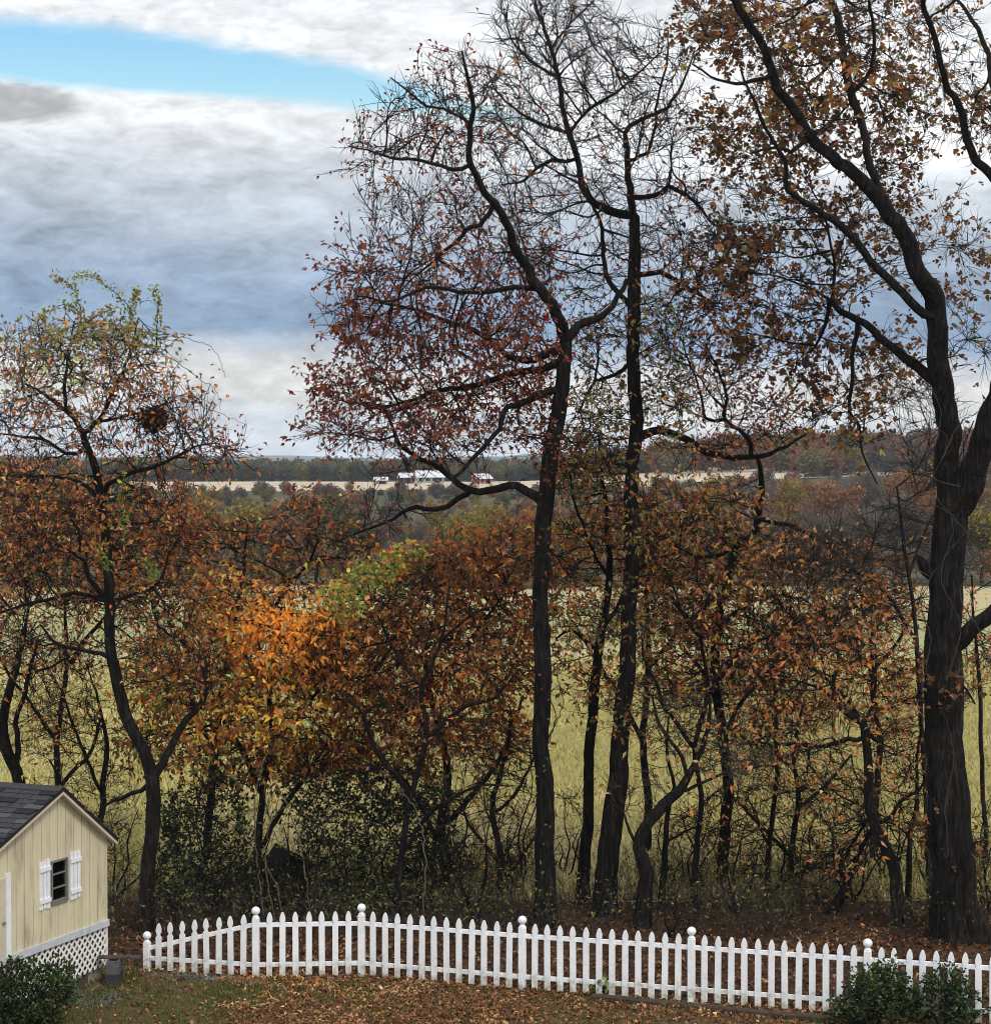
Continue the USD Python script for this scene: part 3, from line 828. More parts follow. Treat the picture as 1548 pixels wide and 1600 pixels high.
def grow(name, label, Y0, limbs, blobs, palette, seed, category='tree', group=None, leaf=('lance', .10, .045), leaf_p=.8, per_tip=2, dens=11.0, depth=None, depth_k=1.0, step=.13, kill=.17, infl=1.0,
         twig_n=2.2, twig_len=(.2, .58), twig_r=.0062, bark='bark', twig_mat='twig', leaf_matl='leaf', wob=.24, leaf_fn=None, tint_fn=None, droop=.45, limb_dy=.55, sides=12, ridges=None,
         tropism=(0, 0, .05), patch=1.2, tip_r=.0066, expo=2.05, twig_fn=None, low_ok=False, base_drop=.25, clump=.55, clump_scale=1.7, bias=0.0):
    """A tree standing Y0 metres away whose stems follow the given lines, limbs = [[(px, py, width), ...], ...]; the first starts in the ground.
    blobs = [(px, py, rx, ry, density)] are the masses of its crown, filled in depth as well as across."""
    rng = np.random.default_rng(seed)
    S = Y0 / F_PX
    base = at(limbs[0][0][0], limbs[0][0][1], Y0)
    gz = float(land_z(base[0], base[1]))
    loc = np.array([base[0], base[1], gz])
    t_ = thing(name, label, category, loc, 0, group)
    known_px, known_Y, known_P, known_r = [], [], [], []
    nodes, par = [], []
    for li, L in enumerate(limbs):
        L = np.array([q[:3] for q in L], float)
        seg = np.linalg.norm(np.diff(L[:, :2], axis=0), axis=1)
        tot = seg.sum()
        k = np.maximum(2, np.round(seg * S / .16).astype(int))
        C = catmull(L, k)
        s = np.concatenate([[0], np.cumsum(np.linalg.norm(np.diff(C[:, :2], axis=0), axis=1))])
        if li == 0:
            Ys = np.full(len(C), Y0) + np.cumsum(rng.normal(0, .012, len(C)))
            anchor = -1
        else:
            kp = np.array(known_px)
            anchor = int(np.argmin(((kp - C[0, :2]) ** 2).sum(1)))
            if ((kp[anchor] - C[0, :2]) ** 2).sum() < 26 ** 2:
                C[0, :2] = kp[anchor]
            dy = rng.choice([-1, 1]) * rng.uniform(.35, 1.0) * limb_dy * tot * S
            Ys = known_Y[anchor] + dy * np.power(s / max(s[-1], 1), 1.15)
        W3 = at(C[:, 0], C[:, 1], Ys)
        r = np.maximum(C[:, 2] * .5 * Ys / F_PX, .006)
        wz = np.minimum(.22 * r, .012)[:, None] * rng.normal(0, 1, (len(C), 3)) + rng.normal(0, .005, (len(C), 3))
        wz[0] = 0
        nk = max(3, len(C) // 4 + 2)        # elbows every half metre or so
        kink = np.stack([np.interp(np.linspace(0, 1, len(C)), np.linspace(0, 1, nk), q) for q in rng.normal(0, 1, (3, nk))], 1)
        kink[0] = 0
        wz = wz + kink * np.minimum(.30 * r + .016, .055)[:, None] * np.minimum(1, np.arange(len(C)) / 4)[:, None]
        W3 = W3 + (wz if li else wz * .45)
        if li == 0:
            g0 = W3[0].copy(); g0[2] = gz - base_drop
            W3 = np.vstack([g0, W3]); r = np.concatenate([[r[0] * 1.12], r]); C = np.vstack([C[:1], C]); Ys = np.concatenate([[Ys[0]], Ys])
            flare = 1 + .30 * np.exp(-np.maximum(W3[:, 2] - gz, 0) / .35)
            r = r * flare
        n0 = len(nodes)
        for i in range(len(W3)):
            par.append((anchor if i == 0 else n0 + i - 1))
            nodes.append(W3[i])
            known_px.append(C[i, :2]); known_Y.append(Ys[i]); known_r.append(r[i])
        sd = sides if r[0] > .05 else 8 if r[0] > .03 else 6
        rd = ridges if (ridges and r[0] > .10) else None
        Pl = W3
        if li and r[0] < known_r[anchor]:
            pass
        if rd:      # finer rings so that the bark ridges show
            kk = max(2, int(np.mean(np.linalg.norm(np.diff(W3, axis=0), axis=1)) / .05))
            both = catmull(np.hstack([W3, r[:, None]]), kk)
            Pl, r_ = both[:, :3], both[:, 3]
            part('trunk' if li == 0 else 'branch', tuple_shift(tube(Pl, r_, 56 if r[0] > .3 else 32, rd, seed), loc), M[bark], t_, smooth=True)
        else:
            part('trunk' if li == 0 else 'branch', tuple_shift(tube(Pl, r, sd, 1.0 if r[0] > .05 else None, seed + li), loc), M[bark], t_, smooth=True)
    n_limb = len(nodes)
    # crown
    att = []
    for b in blobs:
        px, py, rx, ry, dn = b[:5]
        dz = b[5] if len(b) > 5 else rng.normal(0, .5) * (depth or 1.0)
        Yb = Y0 + dz + bias
        dr = (depth or max(.9, .75 * rx * S)) * depth_k
        vol = 4 / 3 * np.pi * (rx * S) * (ry * S) * dr
        n = max(20, int(vol * dens * dn * DENSER))
        u = unit(rng.normal(0, 1, (n, 3))) * np.power(rng.random(n), 1 / 2.4)[:, None]
        Yq = Yb + u[:, 1] * dr
        q = at(px + u[:, 0] * rx, py - u[:, 2] * ry, Yq)
        att.append(q)
    A = np.vstack(att) if att else np.zeros((0, 3))
    if len(A):
        A = A[A[:, 2] > land_z(A[:, 0], A[:, 1]) + (.05 if low_ok else .4)]
        start = np.array(nodes)
        use = [i for i in range(n_limb) if known_r[i] < .16 or rng.random() < .4]
        # grow from limbs only where the crown is near
        P, pr = colonize(start, par, A, step, kill, infl, rng, wob, tropism)
        n = len(P)
        rad = np.full(n, tip_r)
        rad[:n_limb] = known_r
        acc = np.zeros(n)
        for i in range(n - 1, n_limb - 1, -1):
            r_ = max(tip_r ** expo, acc[i]) ** (1 / expo)
            rad[i] = r_
            acc[pr[i]] += r_ ** expo
        rad[n_limb:] = np.minimum(rad[n_limb:], .05)
        cap = rad.copy()
        for i in range(n_limb, n):
            cap[i] = min(rad[i], cap[pr[i]] * .92)
        rad = cap
        big, fine = [], []
        for c in chains(P, pr, n_limb, rad):
            q = P[c].copy(); r = rad[c].copy()
            r[0] = r[1]
            if len(q) > 3:
                for _ in range(3):
                    q[1:-1] = .5 * q[1:-1] + .25 * (q[:-2] + q[2:])
            P[c[1:]] = q[1:]
            (big if r[0] > .016 else fine).append(tube(q, r, 6 if r[0] > .03 else 5 if r[0] > .016 else 3))
        if big:
            part('branchlets', tuple_shift(pool(big), loc), M[bark], t_, smooth=True, kind='stuff')
        # end twigs
        thin = np.arange(n_limb, n)
        thin = thin[rad[thin] < .016]
        if len(thin) == 0:
            thin = np.arange(n_limb, n)
        tn = np.full(len(thin), twig_n, float)
        if twig_fn is not None:
            x, y = to_px(P[thin]); tn = tn * twig_fn(x, y)
        cnt = np.floor(tn + rng.random(len(thin))).astype(int)
        src = np.repeat(thin, cnt)
        d0 = unit(P[src] - P[pr[src]])
        d1 = unit(d0 * 1.0 + rng.normal(0, .55, d0.shape) + np.array([0, 0, .10]))
        d2 = unit(d1 + rng.normal(0, .30, d0.shape) + np.array([0, 0, .10]))
        ln = rng.uniform(*twig_len, len(src))
        tv, tf, mid, tip = twig_batch(P[src], d1, d2, ln, np.full(len(src), twig_r) * rng.uniform(.7, 1.25, len(src)))
        fine.append((tv, tf))
        part('twigs', tuple_shift(pool(fine), loc), M[twig_mat], t_, kind='stuff')
        # leaves on the twigs
        if leaf_p > 0:
            lp = np.full(len(src), leaf_p)
            if leaf_fn is not None:
                x, y = to_px(tip)
                lp = lp * leaf_fn(x, y)
            cl = meshkit.fbm(tip * clump_scale, 2, seed + 5)
            lp = lp * (1 + clump * (np.clip((cl - .36) * 4.2, 0, 1.9) - 1))
            c2 = np.floor(lp * per_tip + rng.random(len(src))).astype(int).clip(0)
            k = np.repeat(np.arange(len(src)), c2)
            if len(k) > 4:
                w = rng.random(len(k))[:, None]
                w = np.where(w > .45, 1.0, w * 2)
                pos = mid[k] * (1 - w) + tip[k] * w + rng.normal(0, .012, (len(k), 3))
                ax = unit(d2[k] * .6 + rng.normal(0, .55, (len(k), 3)) + np.array([.12, 0, -droop]))
                nn = unit(rng.normal(0, .75, (len(k), 3)) + np.array([0, -.25, .75]))
                shape = {'lance': LANCE, 'oak': OAK, 'round': ROUND}[leaf[0]]
                Ls = leaf[1] * rng.uniform(.65, 1.3, len(k)); Ws = leaf[2] * rng.uniform(.65, 1.25, len(k))
                v, f, m = leaf_mesh(pos, ax, nn, Ls, Ws, shape, rng)
                col = tints(len(k), palette, rng, pos=pos, patch=patch, seed=seed)
                if tint_fn is not None:
                    x, y = to_px(pos)
                    col = tint_fn(x, y, col, rng)
                part('leaves', tuple_shift((v, f), loc), M[leaf_matl], t_, kind='stuff', colors=np.repeat(col, m, 0))
    return t_


def tuple_shift(vf, loc):
    return vf[0] - loc, vf[1]


# leaf colours as the leaf itself has them
RUST, MAROON, BROWN, TANL = (.33, .115, .038), (.19, .048, .028), (.19, .09, .04), (.52, .30, .15)
ORANGE, BRIGHT, YELLOW, GOLD = (.55, .20, .045), (.92, .38, .055), (.86, .60, .07), (.60, .35, .06)
OLIVE, GREENL, LIME, DARKG = (.15, .145, .045), (.11, .17, .045), (.30, .36, .07), (.020, .034, .014)
# ------------------------------------------------------------------ the big trees behind the fence
P_RED = [(5, MAROON), (2.4, (.25, .075, .03)), (1.5, BROWN), (.5, ORANGE)]
P_RUST = [(2.4, RUST), (3, BROWN), (1.7, ORANGE), (2.4, TANL), (1.1, GOLD), (1.9, OLIVE)]
P_OAK = [(3, (.15, .060, .022)), (4, (.10, .050, .024)), (1.8, (.25, .105, .026)), (.7, (.32, .19, .045)), (.7, OLIVE)]


def ramp_fn(*pts):
    ys, vs = zip(*pts)
    return lambda x, y: np.interp(y, ys, vs)


grow('oak_tree', 'massive oak with furrowed black trunk and forked crown at the right edge', 33.5,
     [[(1500, 1476, 80), (1492, 1400, 73), (1485, 1300, 67), (1479, 1200, 62), (1476, 1100, 59), (1474, 1000, 56), (1476, 900, 54), (1482, 820, 54), (1490, 765, 48)],
      [(1490, 790, 48), (1482, 700, 39), (1478, 640, 36), (1468, 560, 34), (1455, 480, 32), (1435, 420, 27), (1410, 360, 25), (1380, 310, 24), (1340, 275, 22), (1300, 245, 20), (1262, 215, 18), (1235, 170, 16), (1205, 115, 14), (1180, 60, 12), (1150, 15, 13), (1125, -30, 11), (1100, -90, 8)],
      [(1494, 800, 50), (1525, 720, 42), (1548, 660, 38), (1565, 600, 36), (1580, 500, 32), (1590, 400, 23), (1575, 330, 19), (1556, 288, 16), (1535, 260, 15), (1510, 215, 13), (1495, 165, 12), (1475, 110, 10), (1462, 60, 9), (1445, 15, 8), (1430, -40, 6)],
      [(1375, 305, 16), (1360, 245, 14), (1345, 190, 13), (1325, 130, 13), (1318, 60, 11), (1300, 10, 10), (1290, -40, 8)],
      [(1336, 142, 7), (1360, 110, 6), (1362, 60, 6), (1358, 0, 5)],
      [(1474, 605, 22), (1440, 580, 18), (1400, 545, 15), (1365, 520, 13), (1340, 505, 12), (1310, 485, 10), (1294, 466, 8), (1288, 500, 6), (1274, 538, 4)],
      [(1343, 507, 8), (1329, 553, 7), (1333, 592, 6), (1326, 642, 5), (1343, 666, 4), (1350, 712, 3), (1372, 755, 2)],
      [(1452, 500, 16), (1411, 460, 15), (1368, 421, 13), (1340, 379, 12), (1311, 350, 11), (1269, 319, 9), (1230, 297, 8), (1226, 255, 7), (1198, 212, 6), (1177, 159, 5), (1160, 110, 3)],
      [(1300, 474, 6), (1301, 418, 5), (1294, 372, 4), (1283, 319, 3)],
      [(1560, 290, 14), (1566, 220, 11), (1548, 120, 9), (1535, 60, 8), (1520, 30, 7), (1495, 0, 5)],
      [(1480, 1020, 32), (1515, 988, 26), (1548, 948, 24), (1590, 900, 20), (1640, 840, 15)],
      [(1474, 905, 28), (1450, 893, 21), (1440, 878, 12)],
      [(1262, 218, 8), (1235, 235, 7), (1205, 230, 5), (1175, 240, 3)],
      [(1205, 118, 8), (1165, 130, 6), (1120, 125, 4), (1085, 100, 3)],
      [(1478, 1345, 5), (1462, 1322, 4), (1445, 1300, 3)], [(1500, 1350, 5), (1515, 1322, 4), (1535, 1312, 3)], [(1470, 1040, 5), (1450, 1060, 4), (1440, 1085, 3)], [(1490, 1060, 5), (1510, 1075, 4), (1520, 1100, 3)]],
     [(1115, 40, 75, 70, 1), (1190, 60, 90, 80, 1), (1270, 70, 110, 100, 1), (1380, 60, 100, 90, 1), (1170, 210, 100, 80, 1), (1280, 180, 110, 90, .9), (1190, 320, 100, 90, 1), (1290, 350, 100, 70, .9), (1400, 220, 90, 90, .8),
      (1480, 90, 85, 110, 1), (1420, 150, 70, 70, .8), (1530, 200, 50, 80, .8), (1180, 420, 95, 70, 1), (1280, 430, 90, 60, .9), (1400, 400, 60, 70, .7), (1220, 520, 110, 75, 1), (1330, 580, 100, 75, .9), (1320, 660, 75, 50, .7), (1430, 340, 50, 50, .7), (1505, 380, 60, 110, .5),
      (1520, 540, 60, 60, .5), (1420, 560, 60, 50, .6), (1120, 420, 70, 70, .7),
      (1465, 1310, 30, 40, 1, -.6), (1520, 1320, 35, 30, 1, -.5), (1455, 1060, 30, 50, 1, -.5), (1505, 1075, 40, 40, 1, -.6)],
     P_OAK, 21, clump=1.0, clump_scale=1.25, leaf=('oak', .150, .105), leaf_p=.85, per_tip=2.2, ridges=3.0, dens=5.4, bias=.9, depth=1.5, twig_n=1.9, patch=.9,
     leaf_fn=lambda x, y: np.where(x > 1440, .5, 1.0) * np.where((x < 1330) & (y > 280), 1.15, .95), wob=.32, tropism=(0, 0, .02))

grow('hardwood_tree', 'tall tree left of the central pair, straight trunk with long limbs to the left', 34.5,
     [[(852, 1452, 33), (850, 1300, 30), (848, 1150, 27), (845, 1000, 26), (848, 880, 25), (855, 760, 25), (868, 660, 23), (878, 580, 21), (881, 530, 19)],
      [(881, 532, 20), (856, 480, 17), (826, 420, 15), (795, 360, 13), (765, 305, 12), (738, 255, 10), (735, 210, 9), (738, 160, 7), (728, 110, 5), (722, 80, 3)],
      [(880, 535, 17), (905, 508, 14), (940, 492, 11), (965, 465, 9), (978, 440, 7)],
      [(880, 546, 16), (829, 560, 13), (785, 548, 10), (750, 520, 8), (700, 500, 6), (640, 480, 5), (580, 470, 3)],
      [(877, 568, 13), (843, 575, 11), (792, 584, 10), (735, 604, 8), (688, 608, 7), (640, 628, 5), (600, 640, 3)],
      [(872, 604, 12), (819, 624, 10), (786, 645, 9), (775, 668, 8), (755, 695, 7), (729, 729, 6), (705, 749, 5)],
      [(848, 784, 18), (809, 764, 14), (769, 766, 13), (735, 766, 12), (708, 749, 10), (681, 729, 9), (648, 708, 8), (624, 695, 7), (611, 661, 5), (594, 634, 3)],
      [(738, 767, 9), (715, 779, 9), (681, 792, 8), (641, 792, 7), (614, 809, 5), (581, 823, 4), (557, 836, 3)],
      [(772, 320, 8), (748, 350, 7), (725, 356, 7), (712, 376, 6), (685, 403, 4), (660, 425, 3)],
      [(738, 262, 7), (710, 266, 7), (688, 259, 6), (655, 252, 5), (614, 249, 4), (585, 238, 3), (545, 225, 2)],
      [(737, 190, 5), (695, 171, 4), (668, 165, 4), (641, 141, 3), (614, 120, 2)],
      [(840, 450, 9), (792, 450, 8), (765, 457, 7), (715, 457, 6), (668, 450, 5), (614, 470, 4), (560, 462, 3)]],
     [(720, 130, 90, 60, .8), (640, 190, 90, 60, .9), (580, 240, 60, 35, .9), (720, 230, 90, 60, .8), (650, 330, 110, 55, .9), (760, 330, 90, 60, .8), (600, 420, 95, 50, 1), (700, 430, 100, 55, 1), (800, 420, 80, 60, .8), (570, 500, 75, 50, 1.1),
      (660, 530, 110, 60, 1.1), (770, 520, 90, 60, 1), (560, 610, 75, 55, 1.15), (650, 630, 100, 60, 1.1), (750, 620, 90, 60, 1), (540, 675, 70, 35, 1), (830, 640, 60, 70, .8), (640, 715, 100, 40, .6), (600, 800, 70, 35, .5), (820, 540, 70, 70, .8), (855, 900, 60, 60, .35), (840, 1050, 50, 60, .3), (860, 720, 60, 50, .6), (700, 690, 90, 40, .7)],
     P_RED, 31, leaf=('lance', .098, .050), leaf_p=.95, per_tip=3.6, dens=10, clump=.9, tip_r=.0075, bias=.5, depth=1.5, twig_n=2.0, ridges=2.0,
     leaf_fn=ramp_fn((0, .18), (230, .28), (330, .38), (400, .85), (470, 1.15), (640, 1.35), (690, .8), (730, .35), (830, .2)))

grow('hardwood_tree', 'tall leaning tree right of the central pair with almost bare top', 35.2,
     [[(945, 1446, 35), (958, 1280, 32), (970, 1160, 29), (978, 1050, 27), (982, 950, 25), (985, 850, 24), (990, 740, 22), (993, 640, 20), (992, 540, 20), (990, 450, 19), (989, 380, 17), (988, 335, 16)],
      [(988, 342, 14), (950, 329, 13), (927, 316, 12), (911, 289, 11), (903, 259, 10), (890, 208, 9), (880, 161, 8), (873, 118, 7), (863, 74, 6), (850, 37, 5), (836, 0, 4), (826, -60, 3)],
      [(988, 338, 12), (984, 295, 11), (980, 265, 10), (981, 235, 9), (978, 205, 8), (1000, 185, 7), (1040, 168, 6), (1070, 120, 4), (1085, 70, 2)],
      [(988, 482, 9), (955, 440, 8), (945, 400, 7), (940, 345, 6), (922, 312, 5)],
      [(989, 310, 8), (1035, 302, 8), (1047, 290, 7), (1085, 312, 6), (1106, 340, 4), (1124, 354, 3)],
      [(990, 442, 9), (1000, 430, 9), (1030, 428, 8), (1060, 445, 7), (1085, 460, 5), (1110, 470, 3)],
      [(981, 252, 6), (1000, 244, 6), (1015, 225, 5), (1030, 155, 4), (1040, 90, 3), (1045, 50, 2)],
      [(993, 676, 16), (1021, 673, 13), (1042, 674, 13), (1071, 688, 12), (1099, 705, 11), (1135, 716, 10), (1156, 713, 9), (1191, 712, 8), (1219, 702, 6), (1255, 680, 4), (1275, 660, 2)],
      [(1170, 712, 8), (1173, 690, 7), (1152, 673, 6), (1131, 656, 6), (1134, 624, 5), (1124, 585, 4), (1106, 546, 3)],
      [(1131, 657, 5), (1103, 654, 5), (1099, 634, 4), (1085, 585, 3), (1070, 540, 2)],
      [(890, 210, 6), (860, 198, 6), (836, 188, 5), (802, 168, 4), (776, 144, 3), (760, 100, 2)],
      [(898, 254, 6), (860, 249, 6), (836, 262, 5), (819, 282, 4), (782, 289, 2)],
      [(889, 205, 5), (930, 161, 5), (960, 141, 4), (1000, 114, 3), (1030, 80, 2)],
      [(873, 120, 5), (835, 100, 4), (800, 60, 3), (790, 20, 2)],
      [(860, 70, 4), (890, 40, 3), (920, 10, 3), (940, -20, 2)],
      [(992, 560, 8), (960, 585, 6), (930, 600, 5), (905, 640, 3)]],
     [(840, 20, 75, 60, 1), (900, 40, 80, 70, 1), (820, 110, 80, 60, 1), (900, 130, 90, 70, 1), (960, 90, 60, 70, .9), (800, 200, 80, 55, 1), (890, 230, 90, 70, .9), (1030, 110, 70, 65, 1), (1040, 200, 75, 65, .9), (970, 190, 70, 70, .9),
      (850, 300, 80, 50, .8), (940, 300, 80, 60, .8), (1050, 300, 70, 50, .8), (1080, 380, 70, 55, .8), (940, 410, 70, 60, .8), (1090, 470, 70, 50, .8), (1050, 540, 70, 55, .9), (1120, 600, 90, 60, .9), (1040, 620, 60, 50, .8), (1190, 660, 80, 45, .7),
      (930, 540, 60, 60, .8), (930, 640, 60, 60, 1.0), (930, 720, 70, 50, 1.0), (1080, 700, 80, 40, .5), (1020, 500, 50, 50, 1), (1000, 820, 60, 60, .5), (985, 960, 55, 60, .4), (970, 1100, 50, 60, .3), (850, 380, 70, 50, .8), (1000, 390, 60, 40, .8)],
     [(2.4, RUST), (2, MAROON), (1.5, BROWN), (1, ORANGE)], 41, leaf=('lance', .098, .052), leaf_p=.9, per_tip=2.8, dens=11.0, depth=1.5, twig_n=2.2, twig_len=(.22, .62), clump=.8, tip_r=.0072, ridges=2.0,
     leaf_fn=lambda x, y: np.interp(y, (0, 150, 330, 420, 520, 640, 760), (.02, .06, .16, .40, .9, 1.0, .9)),
     tint_fn=lambda x, y, c, r: np.where(((x < 1080) & (x > 880) & (y > 440) & (r.random(len(x)) < .62))[:, None], np.array(OLIVE) * 1.25 * np.exp(r.normal(0, .3, (len(x), 1))), c))

grow('slender_tree', 'slender dark tree standing between the two tall central trunks', 36.2,
     [[(908, 1442, 22), (915, 1330, 20), (918, 1240, 18), (922, 1150, 17), (930, 1060, 15), (940, 980, 13), (950, 920, 12), (952, 870, 10), (948, 800, 8), (940, 740, 6), (935, 680, 4)],
      [(933, 1018, 6), (893, 985, 5), (868, 1000, 3)], [(940, 985, 6), (968, 940, 5), (990, 900, 4), (1020, 870, 3)], [(949, 900, 6), (920, 850, 5), (900, 790, 4), (890, 740, 3)]],
     [(900, 860, 70, 60, 1), (960, 800, 80, 60, 1), (920, 720, 60, 60, .9), (1010, 880, 60, 50, .9), (880, 960, 50, 40, .6), (930, 1080, 60, 50, .35)],
     P_RUST + [(1.0, OLIVE)], 51, leaf=('lance', .13, .058), leaf_p=1.0, per_tip=2.4, dens=13, depth=1.1)

grow('crooked_tree', 'short crooked tree curving to the right beside the leaning trunk', 34.4,
     [[(1003, 1452, 25), (1005, 1400, 24), (1008, 1361, 23), (998, 1322, 20), (1011, 1287, 18), (1034, 1257, 18), (1060, 1238, 16), (1073, 1215, 13), (1090, 1180, 9), (1105, 1140, 7), (1110, 1090, 4)],
      [(1060, 1240, 6), (1100, 1222, 5), (1150, 1205, 4), (1200, 1195, 3)], [(998, 1330, 6), (985, 1300, 5), (975, 1270, 3)], [(1075, 1214, 7), (1060, 1170, 6), (1030, 1130, 5), (1020, 1090, 3)]],
     [(1100, 1150, 90, 50, .9), (1040, 1110, 70, 50, .8), (1150, 1200, 80, 35, .7), (990, 1230, 45, 50, .5)],
     P_RUST, 61, leaf=('lance', .12, .055), leaf_p=.30, per_tip=1.4, dens=14, depth=1.1, twig_mat='twig_grey', twig_n=2.6)

grow('sapling', 'thin dark sapling with a side shoot between the crooked tree and the rust leaved tree', 35.6,
     [[(1030, 1435, 11), (1038, 1350, 10), (1042, 1300, 9), (1045, 1260, 8), (1052, 1230, 6), (1042, 1180, 5), (1045, 1120, 3)], [(1042, 1314, 5), (1070, 1300, 4), (1095, 1290, 2)]],
     [(1050, 1160, 50, 60, .7), (1085, 1290, 40, 30, .5)], P_RUST, 62, category='sapling', leaf=('lance', .11, .05), leaf_p=.35, per_tip=1.3, depth=.7)

grow('leafy_tree', 'mid sized tree with spreading rust coloured crown right of the central pair', 37.0,
     [[(1116, 1436, 21), (1127, 1356, 19), (1135, 1280, 18), (1137, 1227, 17), (1128, 1140, 16), (1117, 1070, 15), (1120, 990, 14), (1130, 920, 14), (1150, 855, 13), (1178, 835, 12), (1184, 810, 11), (1187, 780, 10), (1188, 745, 9), (1183, 715, 6)],
      [(1184, 812, 8), (1213, 816, 7), (1250, 828, 6), (1290, 850, 4), (1320, 845, 3)], [(1170, 838, 9), (1150, 850, 8), (1120, 865, 7), (1085, 870, 5), (1050, 850, 3)], [(1122, 985, 8), (1160, 950, 7), (1210, 930, 5), (1250, 935, 3)],
      [(1120, 1000, 8), (1080, 970, 7), (1050, 930, 5), (1020, 920, 3)], [(1128, 1150, 7), (1165, 1090, 6), (1200, 1050, 5), (1225, 1000, 3)], [(1120, 1080, 7), (1090, 1040, 6), (1060, 1010, 4)]],
     [(1070, 830, 90, 50, 1), (1130, 790, 80, 40, .8), (1190, 860, 90, 50, 1), (1070, 910, 90, 60, 1), (1170, 940, 110, 60, 1), (1060, 1000, 85, 55, .9), (1160, 1030, 95, 55, .9), (1250, 980, 80, 55, .9), (1090, 1080, 80, 40, .7), (1270, 880, 70, 45, .6), (1030, 790, 50, 40, .9)],
     P_RUST, 71, clump=.6, leaf=('lance', .140, .062), leaf_p=1.0, per_tip=1.55, dens=13, depth=1.6, twig_n=2.0,
     leaf_fn=lambda x, y: np.interp(y, (760, 820, 960, 1040, 1100), (.7, 1.1, 1.0, .7, .35)) * np.where(x > 1230, .6, 1.0))

grow('sapling', 'thin upright sapling with bare side shoots midway along the right of the fence', 36.0,
     [[(1198, 1440, 11), (1198, 1381, 9), (1202, 1321, 9), (1209, 1271, 8), (1216, 1215, 7), (1214, 1168, 6), (1212, 1115, 4), (1210, 1050, 3)], [(1202, 1324, 5), (1188, 1296, 4), (1180, 1271, 3), (1165, 1240, 2)],
      [(1201, 1408, 6), (1219, 1381, 5), (1262, 1356, 4), (1304, 1356, 2)]],
     [(1210, 1120, 60, 60, .8), (1180, 1230, 45, 50, .7), (1250, 1240, 55, 50, .6), (1255, 1350, 60, 40, .6), (1160, 1330, 50, 50, .5)], P_RUST, 63, category='sapling', leaf=('lance', .10, .045), leaf_p=.5, per_tip=1.4, depth=.9, dens=12)

grow('leaning_tree', 'leaning forked stem rising to the right behind the fence near the dark shrubs', 35.4,
     [[(1280, 1458, 16), (1301, 1420, 15), (1319, 1388, 13), (1333, 1352, 11), (1354, 1314, 8), (1372, 1280, 5)], [(1322, 1378, 9), (1310, 1356, 8), (1322, 1335, 7), (1347, 1296, 5), (1356, 1276, 3)]],
     [(1330, 1300, 70, 50, .6), (1290, 1370, 60, 50, .5)], P_RUST, 64, leaf=('lance', .10, .045), leaf_p=.35, per_tip=1.3, depth=.9, dens=12)

grow('bent_tree', 'bent grey tree with hooked top just left of the big oak', 34.6,
     [[(1404, 1468, 24), (1404, 1420, 22), (1398, 1356, 21), (1382, 1321, 20), (1365, 1285, 18), (1357, 1250, 17), (1356, 1193, 15), (1354, 1151, 14), (1347, 1130, 13), (1319, 1112, 11), (1308, 1095, 9), (1300, 1070, 7), (1310, 1030, 5), (1300, 990, 3)],
      [(1354, 1153, 8), (1326, 1156, 8), (1297, 1165, 7), (1262, 1165, 6), (1219, 1165, 5), (1170, 1160, 3)], [(1365, 1287, 8), (1386, 1278, 7), (1400, 1253, 6), (1435, 1236, 5), (1445, 1215, 3)], [(1357, 1252, 5), (1329, 1278, 4), (1300, 1290, 2)],
      [(1350, 1132, 7), (1362, 1105, 5), (1368, 1060, 4), (1370, 1010, 2)], [(1312, 1100, 6), (1280, 1075, 5), (1245, 1065, 3)]],
     [(1290, 1010, 90, 55, 1), (1220, 1060, 80, 50, .9), (1360, 1020, 70, 60, .9), (1200, 1130, 80, 45, .8), (1290, 1110, 80, 50, .8), (1390, 1110, 50, 60, .7), (1250, 1190, 90, 45, .7), (1400, 1200, 50, 55, .6), (1310, 1240, 70, 45, .6), (1340, 950, 80, 40, .7), (1330, 1330, 60, 50, .4)],
     [(2.2, RUST), (2, ORANGE), (2, TANL), (1.2, BROWN)], 81, leaf=('lance', .130, .058), leaf_p=.9, per_tip=1.6, dens=14, depth=1.3, bark='bark_grey', twig_n=2.3,
     leaf_fn=ramp_fn((930, 1.2), (1040, 1.0), (1120, .6), (1200, .45), (1330, .35)))

grow('sapling', 'straight thin sapling close beside the bent grey tree', 35.2,
     [[(1418, 1462, 10), (1419, 1363, 9), (1421, 1306, 8), (1432, 1257, 7), (1432, 1197, 5), (1440, 1130, 4), (1430, 1070, 2)], [(1421, 1308, 4), (1400, 1290, 3), (1385, 1285, 2)]],
     [(1430, 1120, 50, 80, .6), (1425, 1230, 40, 40, .5)], P_RUST, 65, category='sapling', leaf=('lance', .11, .05), leaf_p=.5, per_tip=1.3, depth=.7)

